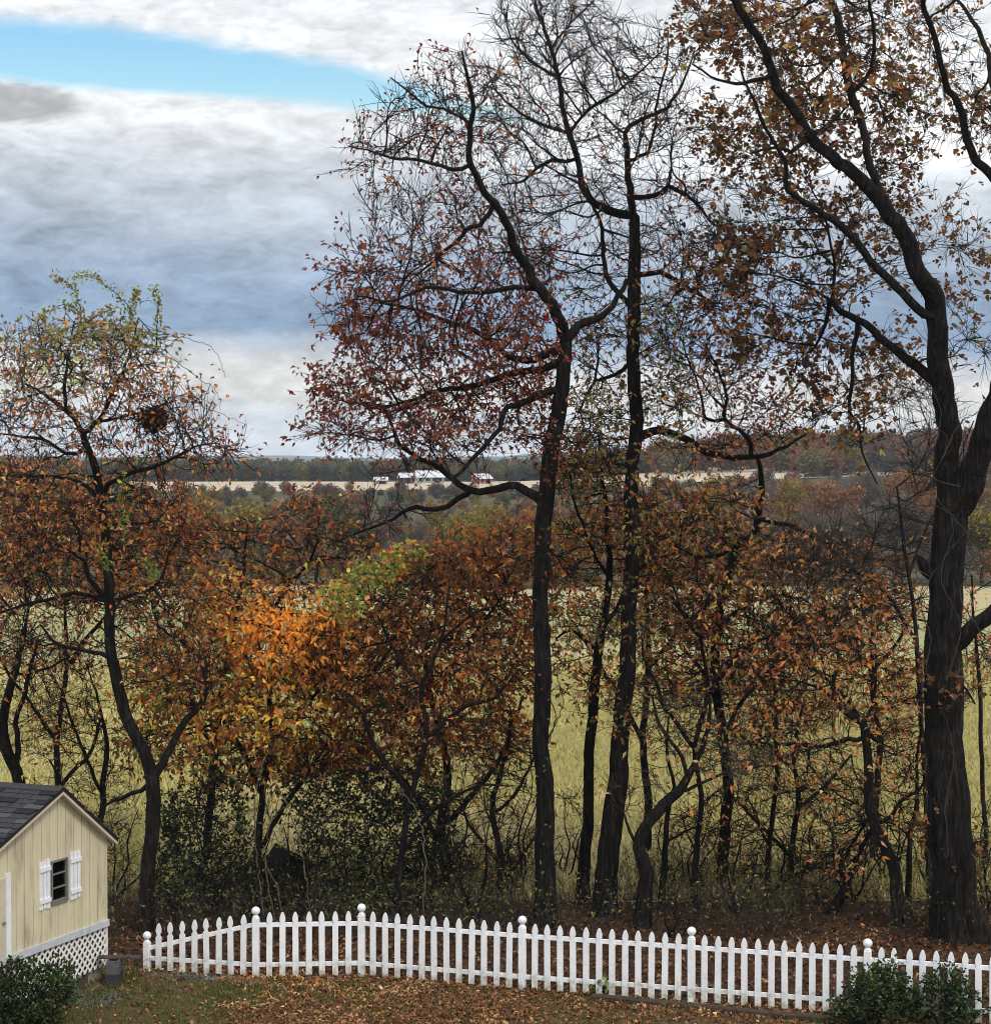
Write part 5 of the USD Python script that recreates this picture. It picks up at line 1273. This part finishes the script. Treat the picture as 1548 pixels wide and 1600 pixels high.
# ------------------------------------------------------------------ ground cover
gr = np.random.default_rng(77)
def scatter(n, x0, x1, y0, y1):
    X, Y = gr.uniform(x0, x1, n), gr.uniform(y0, y1, n)
    return X, Y
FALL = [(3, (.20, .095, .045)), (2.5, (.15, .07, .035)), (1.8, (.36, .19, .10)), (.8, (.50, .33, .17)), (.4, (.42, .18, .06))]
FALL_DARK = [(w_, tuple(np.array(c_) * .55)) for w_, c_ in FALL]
def litter(name, n, x0, x1, y0, y1, dens_fn, size, label, pal=FALL):
    X, Y = scatter(n, x0, x1, y0, y1)
    keep = gr.random(n) < dens_fn(X, Y)
    X, Y = X[keep], Y[keep]; n = len(X)
    P = np.stack([X, Y, land_z(X, Y) + gr.uniform(.004, .045, n)], -1)
    ax = gr.normal(0, 1, (n, 3)); ax[:, 2] *= .35
    nn = gr.normal(0, .35, (n, 3)) + np.array([0, 0, 1.0])
    v, f, m = leaf_mesh(P, ax, nn, size * gr.uniform(.6, 1.35, n), size * .62 * gr.uniform(.6, 1.3, n), LANCE, gr, 1.6)
    o = tag(part(name, (v, f), M['litter'], colors=np.repeat(tints(n, pal, gr, .3, P, 1.5), m, 0)), label, name.replace('_', ' '), kind='stuff')
def lawn_leaves(X, Y):
    px, py = to_px(np.stack([X, Y, 0 * X], -1))
    base = np.interp(px, (0, 150, 330, 420, 600, 1000, 1300, 1548), (.12, .14, .35, .95, 1.1, 1.0, .95, .8))
    pat = meshkit.fbm(np.stack([X * .9, Y * .9, X * 0], -1), 3, 6)
    fr = np.interp(fence_y(X) - Y, (0, .8, 2.0), (1.5, 1.1, .75))
    edge = np.where(Y > fence_y(X), 0, fr)
    return np.clip(base * edge * np.clip((pat - .22) * 2.6, .42, 1.3), 0, 1)
litter('fallen_leaves', 46000, -8.2, 8.2, 27.9, 31.9, lawn_leaves, .075, 'brown fallen leaves strewn over the lawn before the fence')
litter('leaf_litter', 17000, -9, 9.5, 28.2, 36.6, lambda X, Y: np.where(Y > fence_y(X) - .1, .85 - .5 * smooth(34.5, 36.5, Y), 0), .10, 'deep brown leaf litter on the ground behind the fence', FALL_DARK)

X, Y = scatter(110000, -8.4, 8.4, 27.6, 32.2)
px, py = to_px(np.stack([X, Y, 0 * X], -1))
g = np.interp(px, (0, 90, 330, 480, 800, 1548), (1, 1, .8, .26, .22, .24)) * np.clip((meshkit.fbm(np.stack([X * .8, Y * .8, X * 0 + 3], -1), 3, 2) - .28) * 3.2, .30, 1.2) * np.where(Y > fence_y(X) - .05, 0, np.interp(fence_y(X) - Y, (0, .5, 1.2), (.3, .8, 1.15)))
k = gr.random(len(X)) < g
X, Y = X[k], Y[k]; n = len(X)
P = np.stack([X, Y, land_z(X, Y) - .004], -1)
d = unit(gr.normal(0, .40, (n, 3)) + np.array([0, 0, 1.0])); sd = unit(np.cross(d, gr.normal(0, 1, (n, 3))))
h = gr.uniform(.035, .11, n)[:, None]; w = gr.uniform(.004, .008, n)[:, None]
v = np.stack([P - sd * w, P + sd * w, P + d * h * .6 + sd * w * .8 + d * 0, P + d * h + gr.normal(0, .012, (n, 3))], 1).reshape(-1, 3)
f = (np.array([[0, 1, 2], [0, 2, 3]])[None] + (np.arange(n) * 4)[:, None, None]).reshape(-1, 3)
tag(part('lawn_grass', (v, f), M['grass'], colors=np.repeat(tints(n, [(3, (.085, .125, .030)), (2, (.115, .125, .038)), (1.3, (.20, .15, .065))], gr, .25, P, 1.1), 4, 0)), 'short green and brown lawn grass before the fence', 'grass', kind='stuff')

# gravel: a patch by the playhouse footing and a strip under the first fence panel
def gravel(name, pts, label):
    t = trimesh.creation.icosphere(0, 1.0)
    ms = []
    for (x, y) in pts:
        s = gr.uniform(.012, .030)
        q = t.vertices * s * gr.uniform(.6, 1.2, 3) * gr.uniform(.85, 1.15, (len(t.vertices), 1)) + np.array([x, y, land_z(x, y) + .010])
        ms.append((q, t.faces))
    tag(part(name, pool(ms), M['gravel']), label, 'gravel', kind='stuff')
a0 = ground_at(140, 1558)
gravel('gravel_patch', [(a0[0] + x, a0[1] + y) for x, y in gr.normal(0, 1, (420, 2)) * np.array([.30, .30])], 'grey gravel patch beside the playhouse footing')
gravel('gravel_patch', [tuple((post_xyz[0] + (post_xyz[1] - post_xyz[0]) * u)[:2] + np.array([0, q])) for u, q in zip(gr.uniform(.0, 1.1, 520), gr.normal(-.18, .13, 520))], 'grey gravel strip under the sloping fence panel')

# undergrowth: thin stalks and scraps of leaf close behind the fence
n = 7600
X, Y = scatter(n, -10, 10.5, 33.2, 38.8)
dn = np.clip((meshkit.fbm(np.stack([X * .7, Y * .5, X * 0], -1), 3, 12) - .32) * 3, .15, 1)
k = gr.random(n) < dn
X, Y = X[k], Y[k]; n = len(X)
P = np.stack([X, Y, land_z(X, Y)], -1)
d1 = unit(gr.normal(0, .30, (n, 3)) + np.array([0, 0, 1.0])); d2 = unit(d1 + gr.normal(0, .45, (n, 3)))
tv, tf, mid, tip = twig_batch(P, d1, d2, gr.uniform(.25, 1.05, n), np.full(n, .0055))
tv2, tf2, mid2, tip2 = twig_batch(mid, unit(d1 + gr.normal(0, .7, (n, 3))), unit(d2 + gr.normal(0, .6, (n, 3))), gr.uniform(.15, .5, n), np.full(n, .004))
tag(part('brush_stalks', pool([(tv, tf), (tv2, tf2)]), M['twig_grey']), 'tangle of dry stalks along the wood edge behind the fence', 'brush', kind='stuff')
q = np.vstack([tip, tip2[gr.random(n) < .9], mid[gr.random(n) < .4]]); q = q[gr.random(len(q)) < .75]
n = len(q)
v, f, m = leaf_mesh(q, gr.normal(0, .7, (n, 3)) + np.array([0, 0, -.2]), gr.normal(0, .6, (n, 3)) + np.array([0, 0, .6]), gr.uniform(.04, .10, n), gr.uniform(.02, .045, n), LANCE, gr)
tag(part('brush_leaves', (v, f), M['leaf'], colors=np.repeat(tints(n, [(3, (.16, .165, .045)), (2, (.095, .095, .03)), (.7, BROWN), (2.2, (.24, .25, .06))], gr, .3, q, .9), m, 0)), 'small olive and brown leaves on the stalks behind the fence', 'brush', kind='stuff')

# tall meadow grass in tufts
tuft_root = UsdGeom.PointInstancer.Define(stage, '/World/meadow_tufts')
protos = []
for k in range(3):
    rg = np.random.default_rng(900 + k)
    nb = 34
    b = rg.normal(0, .16, (nb, 3)); b[:, 2] = -.03
    d = unit(rg.normal(0, .35, (nb, 3)) + np.array([.12, 0, 1.0])); s_ = unit(np.cross(d, rg.normal(0, 1, (nb, 3))))
    h = rg.uniform(.16, .42, nb)[:, None]; w = rg.uniform(.005, .010, nb)[:, None]
    v = np.stack([b - s_ * w, b + s_ * w, b + d * h * .6 + s_ * w * .7, b + d * h + rg.normal(0, .07, (nb, 3))], 1).reshape(-1, 3)
    f = (np.array([[0, 1, 2], [0, 2, 3]])[None] + (np.arange(nb) * 4)[:, None, None]).reshape(-1, 3)
    pp = part('tuft', (v, f), M['grass'], tuft_root.GetPrim(), colors=np.repeat(tints(nb, [[(2, (.44, .41, .17)), (1, (.40, .38, .15))], [(2, (.51, .465, .205)), (1, (.47, .44, .19))], [(2, (.60, .51, .27)), (1, (.55, .48, .24))]][k], rg, .2), 4, 0))
    protos.append(pp.GetPath())
n = 16000
Y = 36.6 + 66 * gr.random(n) ** 1.35
X = gr.uniform(-1, 1, n) * (Y * .27 + 2)
pos = np.stack([X, Y, land_z(X, Y)], -1)
tuft_root.CreatePrototypesRel().SetTargets(protos)
tuft_root.CreatePositionsAttr(Vt.Vec3fArray.FromNumpy(pos.astype(np.float32)))
fld = meshkit.fbm(np.stack([X * .09, Y * .05, X * 0], -1), 3, 31)
tuft_root.CreateProtoIndicesAttr(Vt.IntArray.FromNumpy(np.clip(np.floor((fld - .5) * 7 + 1.5 + gr.normal(0, .45, n)), 0, 2).astype(np.int32)))
a = gr.uniform(0, 2 * np.pi, n) / 2
tuft_root.CreateOrientationsAttr(Vt.QuathArray([Gf.Quath(float(math.cos(q)), 0, 0, float(math.sin(q))) for q in a]))
tuft_root.CreateScalesAttr(Vt.Vec3fArray.FromNumpy((gr.uniform(.6, 1.3, (n, 1)) * np.ones((1, 3))).astype(np.float32)))
tag(tuft_root.GetPrim(), 'tall pale green grass of the meadow beyond the trees', 'grass', kind='stuff')
# ------------------------------------------------------------------ trees beyond the meadow: a model tree of each kind, then copies
def far_tree(name, label, kind, group, seed, n_leaf=1500, r=3.6, h=10.0, leaf=.42, palette=None, twiggy=0):
    rg = np.random.default_rng(seed)
    t_ = thing(name, label, 'tree', (0, 0, 0), 0, group)
    zs = np.linspace(-.3, h * .8, 9)
    ax = np.stack([np.cumsum(rg.normal(0, .10, 9)), np.cumsum(rg.normal(0, .10, 9)), zs], -1)
    part('trunk', tube(ax, np.linspace(.20, .05, 9), 6), M['bark_grey'], t_, smooth=True)
    centers = []
    for k in range(26):
        c = unit(rg.normal(0, 1, 3)) * rg.uniform(.35, 1.0)
        centers.append(np.array([c[0] * r * .85, c[1] * r * .85, h * .60 + c[2] * h * .34]))
    centers = np.array(centers)
    limbs = []
    for c in centers:
        z0 = rg.uniform(.15, .6) * h
        b = np.array([np.interp(z0, zs, ax[:, 0]), np.interp(z0, zs, ax[:, 1]), min(z0, c[2] - .3)])
        p = np.array([b, b + (c - b) * .5 + rg.normal(0, .25, 3), c])
        limbs.append(tube(catmull(p, 3), np.linspace(.06, .02, 7), 4))
    part('limbs', pool(limbs), M['bark_grey'], t_, kind='stuff')
    if twiggy:
        k = rg.integers(0, len(centers), twiggy)
        b = centers[k] + rg.normal(0, .55, (twiggy, 3)); b[:, 2] -= .3
        d = unit((b - np.array([0, 0, h * .3])) * .3 + rg.normal(0, .6, (twiggy, 3)) + np.array([0, 0, .5]))
        v, f, _, _ = twig_batch(b, d, unit(d + rg.normal(0, .3, d.shape)), rg.uniform(.7, 1.9, twiggy), np.full(twiggy, .022))
        part('twigs', (v, f), M['far_twig'], t_, kind='stuff')
    if n_leaf:
        k = rg.integers(0, len(centers), n_leaf)
        u = unit(rg.normal(0, 1, (n_leaf, 3))) * np.power(rg.random(n_leaf), .5)[:, None] * np.array([1.35, 1.35, 1.1]) * (r / 3.6)
        P = centers[k] + u
        v, f, m = leaf_mesh(P, rg.normal(0, 1, P.shape), rg.normal(0, .7, P.shape) + np.array([0, 0, .7]), leaf * rg.uniform(.6, 1.4, n_leaf), leaf * .7 * rg.uniform(.6, 1.4, n_leaf), LANCE, rg)
        part('crown', (v, f), M['leaf'], t_, kind='stuff', colors=np.repeat(tints(n_leaf, palette, rg, .28, P, .35, seed), m, 0))
    return t_


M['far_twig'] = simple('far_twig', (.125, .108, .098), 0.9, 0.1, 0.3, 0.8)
FAR = {
    'green': dict(label='dark green rounded tree beyond the meadow', palette=[(3, (.035, .055, .022)), (2, (.055, .075, .028)), (.6, OLIVE)], n_leaf=1900),
    'yellow': dict(label='olive yellow tree in the row beyond the meadow', palette=[(3, (.19, .17, .035)), (2, (.25, .19, .03)), (1, (.12, .13, .035))], n_leaf=1700),
    'rust': dict(label='rust brown tree in the row beyond the meadow', palette=[(3, (.24, .095, .032)), (2, BROWN), (1.4, (.34, .145, .035))], n_leaf=1700, twiggy=500),
    'orange': dict(label='orange and green tree in the row beyond the meadow', palette=[(2, (.30, .15, .025)), (2, (.20, .17, .035)), (1, (.07, .10, .04)), (1, (.28, .10, .025))], n_leaf=1700),
    'bare': dict(label='bare grey twiggy tree in the row beyond the meadow', palette=[(2, BROWN), (1, RUST)], n_leaf=160, twiggy=2600),
}
ROW = [(-12, 700, 246, 'rust'), (45, 706, 252, 'bare'), (100, 722, 244, 'rust'), (150, 742, 255, 'bare'), (205, 752, 246, 'bare'), (265, 772, 242, 'rust'), (322, 776, 248, 'orange'), (382, 768, 252, 'yellow'), (436, 792, 240, 'bare'), (490, 762, 250, 'green'), (546, 778, 244, 'green'), (592, 800, 250, 'bare'),
       (640, 806, 243, 'bare'), (692, 785, 256, 'orange'), (738, 776, 248, 'yellow'), (782, 788, 244, 'orange'), (832, 782, 256, 'rust'), (884, 790, 246, 'yellow'), (932, 775, 255, 'rust'), (986, 792, 246, 'bare'), (1042, 790, 250, 'rust'), (1100, 800, 244, 'bare'), (1160, 788, 252, 'bare'), (1222, 800, 246, 'bare'),
       (1282, 792, 254, 'bare'), (1342, 784, 246, 'bare'), (1402, 764, 256, 'bare'), (1452, 752, 262, 'rust'), (1502, 772, 250, 'bare'), (1532, 768, 244, 'yellow'), (1572, 772, 250, 'orange'), (1300, 740, 330, 'rust'), (1240, 735, 345, 'rust'), (1360, 726, 350, 'bare'), (1420, 720, 340, 'rust'), (1470, 722, 345, 'orange')]
frg = np.random.default_rng(55)
for i, x in enumerate(range(-30, 1600, 46)):        # a hedge row further down the valley
    ROW.append((x + frg.uniform(-14, 14), frg.uniform(776, 800), frg.uniform(320, 430), ('bare', 'rust', 'bare', 'orange', 'bare', 'green', 'rust')[i % 7]))
for i in range(22):        # the wooded rise on the right
    ROW.append((1030 + i * 25 + frg.uniform(-10, 10), frg.uniform(742, 785), frg.uniform(330, 470), ('rust', 'bare', 'rust', 'orange', 'rust', 'bare')[i % 6]))
PLACE = [(-99, 'at the left picture edge'), (40, 'left of the vine covered trunk'), (130, 'behind the vine covered trunk'), (200, 'below the leaf nest'), (270, 'right of the leaf nest'), (340, 'left of the orange leaved tree'), (410, 'above the orange leaved tree'), (470, 'left of the lime vine'), (540, 'above the lime vine'),
         (600, 'below the white farm building'), (670, 'below the red barn'), (730, 'below the brick house'), (790, 'left of the left central trunk'), (850, 'behind the left central trunk'), (900, 'between the central trunks'), (960, 'behind the right central trunk'), (1020, 'right of the central trunks'),
         (1085, 'left of the rust leaved tree'), (1150, 'behind the rust leaved tree'), (1215, 'right of the rust leaved tree'), (1280, 'above the twiggy tree'), (1345, 'above the bent tree'), (1410, 'left of the oak trunk'), (1462, 'behind the oak trunk'), (1520, 'right of the oak trunk')]
for x in range(-20, 1600, 46):
    ROW.append((x + frg.uniform(-10, 10), frg.uniform(842, 872), 236 + frg.uniform(-2, 3), 'bare' if frg.random() < .72 else 'rust'))
made = {}
said = {}
for i, (px, top, Y, kind) in enumerate(ROW):
    x, z = ray(px, top)
    X, ztop = float(x * Y), float(CAM_Z + z * Y)
    g0 = float(land_z(X, Y))
    sc = max((ztop - g0) / 9.7, .2)
    if kind not in made:
        spec = dict(FAR[kind]); lab = spec.pop('label')
        t_ = far_tree(f'{kind}_tree' if kind in ('bare',) else 'autumn_tree', lab, kind, f'{kind} trees beyond the meadow', 600 + len(made), **spec)
        made[kind] = t_
        xx = UsdGeom.Xformable(t_)
        xx.ClearXformOpOrder()
        for op in list(t_.GetAttributes()):
            if op.GetName().startswith('xformOp'):
                t_.RemoveProperty(op.GetName())
    else:
        src = made[kind]
        x_ = UsdGeom.Xform.Define(stage, numbered('/World', 'bare_tree' if kind == 'bare' else 'autumn_tree'))
        x_.GetPrim().GetReferences().AddInternalReference(src.GetPath())
        x_.GetPrim().SetInstanceable(True)
        t_ = x_.GetPrim()
        was = src.GetCustomData()
        tag(t_, was['label'], 'tree', was['group'])
    place = [q for a, q in PLACE if px >= a][-1]
    size = 'low' if top > 840 else 'distant' if Y > 300 else 'tall'
    tag(t_, {'green': f'{size} dark green tree beyond the meadow, {place}', 'yellow': f'{size} olive yellow tree beyond the meadow, {place}', 'rust': f'{size} rust brown tree beyond the meadow, {place}',
             'orange': f'{size} orange and green tree beyond the meadow, {place}', 'bare': f'{size} bare grey tree beyond the meadow, {place}'}[kind])
    said.setdefault(t_.GetCustomDataByKey('label'), []).append((px, t_))
    xx = UsdGeom.Xformable(t_)
    xx.ClearXformOpOrder()
    xx.AddTransformOp().Set(Gf.Matrix4d().SetScale(Gf.Vec3d(*(sc * np.array([1.0, 1.0, 1.0]) * (np.array([1.5, 1.5, 1]) if top > 840 else 1)).tolist())) * Gf.Matrix4d().SetRotate(Gf.Rotation(Gf.Vec3d(0, 0, 1), float(frg.uniform(0, 360)))) * Gf.Matrix4d().SetTranslate(Gf.Vec3d(X, Y, g0)))

for lab, who in said.items():
    who.sort(key=lambda q: q[0])
    ways = {1: [''], 2: [', the left one', ', the right one'], 3: [', the left one', ', the middle one', ', the right one']}.get(len(who), [', the leftmost', ', second from left'] + [', between its likes'] * (len(who) - 4) + [', second from right', ', the rightmost'])
    for (_, t_), w in zip(who, ways):
        tag(t_, lab + w)

# the far wood on the ridge reads as one mass
fw = UsdGeom.PointInstancer.Define(stage, '/World/far_woods')
prot = []
for k, (pal, nl) in enumerate([([(3, (.045, .060, .030)), (2, (.07, .075, .035))], 500), ([(3, (.21, .085, .035)), (2, (.14, .07, .038))], 420), ([(2, (.09, .075, .06)), (2, (.075, .055, .045))], 420), ([(2, (.17, .12, .035)), (2, (.13, .12, .04))], 420)]):
    rg = np.random.default_rng(700 + k)
    P = unit(rg.normal(0, 1, (nl, 3))) * np.power(rg.random(nl), .4)[:, None] * np.array([3.2, 3.2, 4.2]) * (.8 + .4 * meshkit.noise(unit(rg.normal(0, 1, (nl, 3))) * 2.0)[:, None]) + np.array([0, 0, 5.0])
    v, f, m = leaf_mesh(P, rg.normal(0, 1, P.shape), rg.normal(0, .7, P.shape) + np.array([0, 0, .7]), rg.uniform(.6, 1.4, nl), rg.uniform(.5, 1.0, nl), LANCE, rg)
    prot.append(part('wood_tree', (v, f), M['leaf'], fw.GetPrim(), colors=np.repeat(tints(nl, pal, rg, .25), m, 0)).GetPath())
pts, idx, scl = [], [], []
def wood(n, x0, x1, y0, y1, s0, s1, w, cond=lambda X, Y: True):
    for _ in range(n):
        X, Y = frg.uniform(x0, x1), frg.uniform(y0, y1)
        if not cond(X, Y):
            continue
        pts.append((X, Y, float(land_z(X, Y)) - .8)); idx.append(int(frg.choice(4, p=w))); scl.append(frg.uniform(s0, s1))
wood(420, -230, 80, 748, 860, .65, .95, (.72, .06, .14, .08))
wood(560, 40, 260, 600, 800, .9, 1.35, (.10, .50, .22, .18), lambda X, Y: X > 40 + (745 - Y) * .30)
wood(240, 45, 140, 560, 745, .7, 1.0, (.08, .52, .26, .14), lambda X, Y: X > 95 + (Y - 700) * .1)
wood(160, -230, 40, 905, 1100, .8, 1.1, (.7, .1, .15, .05))
wood(520, -170, 150, 400, 566, .26, .46, (.22, .24, .36, .18))
fw.CreatePrototypesRel().SetTargets(prot)
fw.CreatePositionsAttr(Vt.Vec3fArray([Gf.Vec3f(*p) for p in pts]))
fw.CreateProtoIndicesAttr(Vt.IntArray(idx))
fw.CreateScalesAttr(Vt.Vec3fArray([Gf.Vec3f(s * 1.15, s * 1.15, s) for s in scl]))
q = frg.uniform(0, np.pi, len(pts))
fw.CreateOrientationsAttr(Vt.QuathArray([Gf.Quath(float(math.cos(a)), 0, 0, float(math.sin(a))) for a in q]))
tag(fw.GetPrim(), 'autumn wood along the far ridge behind the pale field', 'wood', kind='stuff')

# ------------------------------------------------------------------ farm buildings on the far field
M['white_roof'] = simple('white_metal_roof', (.50, .51, .53), 0.5, 0.3, 0.05)
M['white_wall'] = simple('white_farm_wall', (.30, .29, .28), 0.7, 0.2, 0.06)
M['barn_red'] = simple('barn_red', (.13, .045, .035), 0.8, 0.2, 0.2)
M['brick_far'] = simple('orange_brick', (.32, .13, .075), 0.8, 0.2, 0.12)
def farm(name, label, cat, px, py, Y, w, d, h, rh, wall, roof_m, rz, nwin):
    g0 = at(px, py, Y); g0[2] = float(land_z(g0[0], Y)) - .1
    t_ = thing(name, label, cat, g0, rz, 'farm buildings on the far field')
    gab = Polygon([(-d / 2, 0), (-d / 2, h), (0, h + rh), (d / 2, h), (d / 2, 0)])
    part('wall', xf(extrude(gab, w), frame((-w / 2, 0, 0), (0, 1, 0), (0, 0, 1), (1, 0, 0))), M[wall], t_)
    rf = None
    for s in (-1, 1):
        q = Polygon([(s * (d / 2 + .4), h - .4 * rh / (d / 2)), (0, h), (0, h + .22), (s * (d / 2 + .4), h + .22 - .4 * rh / (d / 2))][::1])
        q = Polygon([(s * (d / 2 + .4), h + .02 - .4 * rh / (d / 2)), (0, h + rh + .02), (0, h + rh + .24), (s * (d / 2 + .4), h + .24 - .4 * rh / (d / 2))])
        part('roof', xf(extrude(q.buffer(0), w + .8), frame((-w / 2 - .4, 0, 0), (0, 1, 0), (0, 0, 1), (1, 0, 0))), M[roof_m], t_)
    for k in range(nwin):
        x = -w / 2 + w * (k + .5) / nwin
        part('window', trimesh.creation.box([.9, .08, 1.1], trimesh.transformations.translation_matrix([x, -d / 2 - .03, h * .6])), M['inside'], t_)
    part('door', trimesh.creation.box([1.6, .08, 2.0], trimesh.transformations.translation_matrix([w * .22, -d / 2 - .035, 1.0])), M['dark_wood'], t_)
farm('farmhouse', 'long white roofed farm building, the highest one behind the branches', 'building', 671, 757, 700, 9.0, 7, 2.0, 2.0, 'white_wall', 'white_roof', 8, 4)
farm('red_barn', 'small dark red barn with pale roof beside the white farm building', 'barn', 635, 762, 672, 4.2, 4, 2.2, 1.2, 'barn_red', 'white_roof', -12, 2)
farm('brick_house', 'small brick coloured farm house with white roof, right of the long building', 'house', 752, 762, 672, 5.0, 4.5, 1.8, 1.3, 'brick_far', 'white_roof', 35, 2)
farm('white_shed', 'tiny white shed at the left end of the farm', 'shed', 595, 763, 668, 4.0, 3, 1.4, .8, 'white_wall', 'white_roof', 0, 1)

# ------------------------------------------------------------------ the air
M['haze'] = usdkit.material(stage, looks('haze_air'), {'v': ('principled_volume', {'color': (.80, .88, 1.0), 'density': 0.00008, 'anisotropy': 0.2})}, [], volume='v.volume')
_g = land_z(*np.meshgrid(np.linspace(-4400, 4400, 180), np.concatenate([np.linspace(-6, 900, 120), np.linspace(900, 7000, 160)])))
HZ0, HZ1 = float(_g.min()) - 2.5, max(float(_g.max()) + 8, 30.0)
hz = trimesh.creation.box([9600, 7300, HZ1 - HZ0])
hz.apply_translation([0, 3550, (HZ0 + HZ1) / 2])
tag(part('haze', hz, M['haze']), kind='stuff')
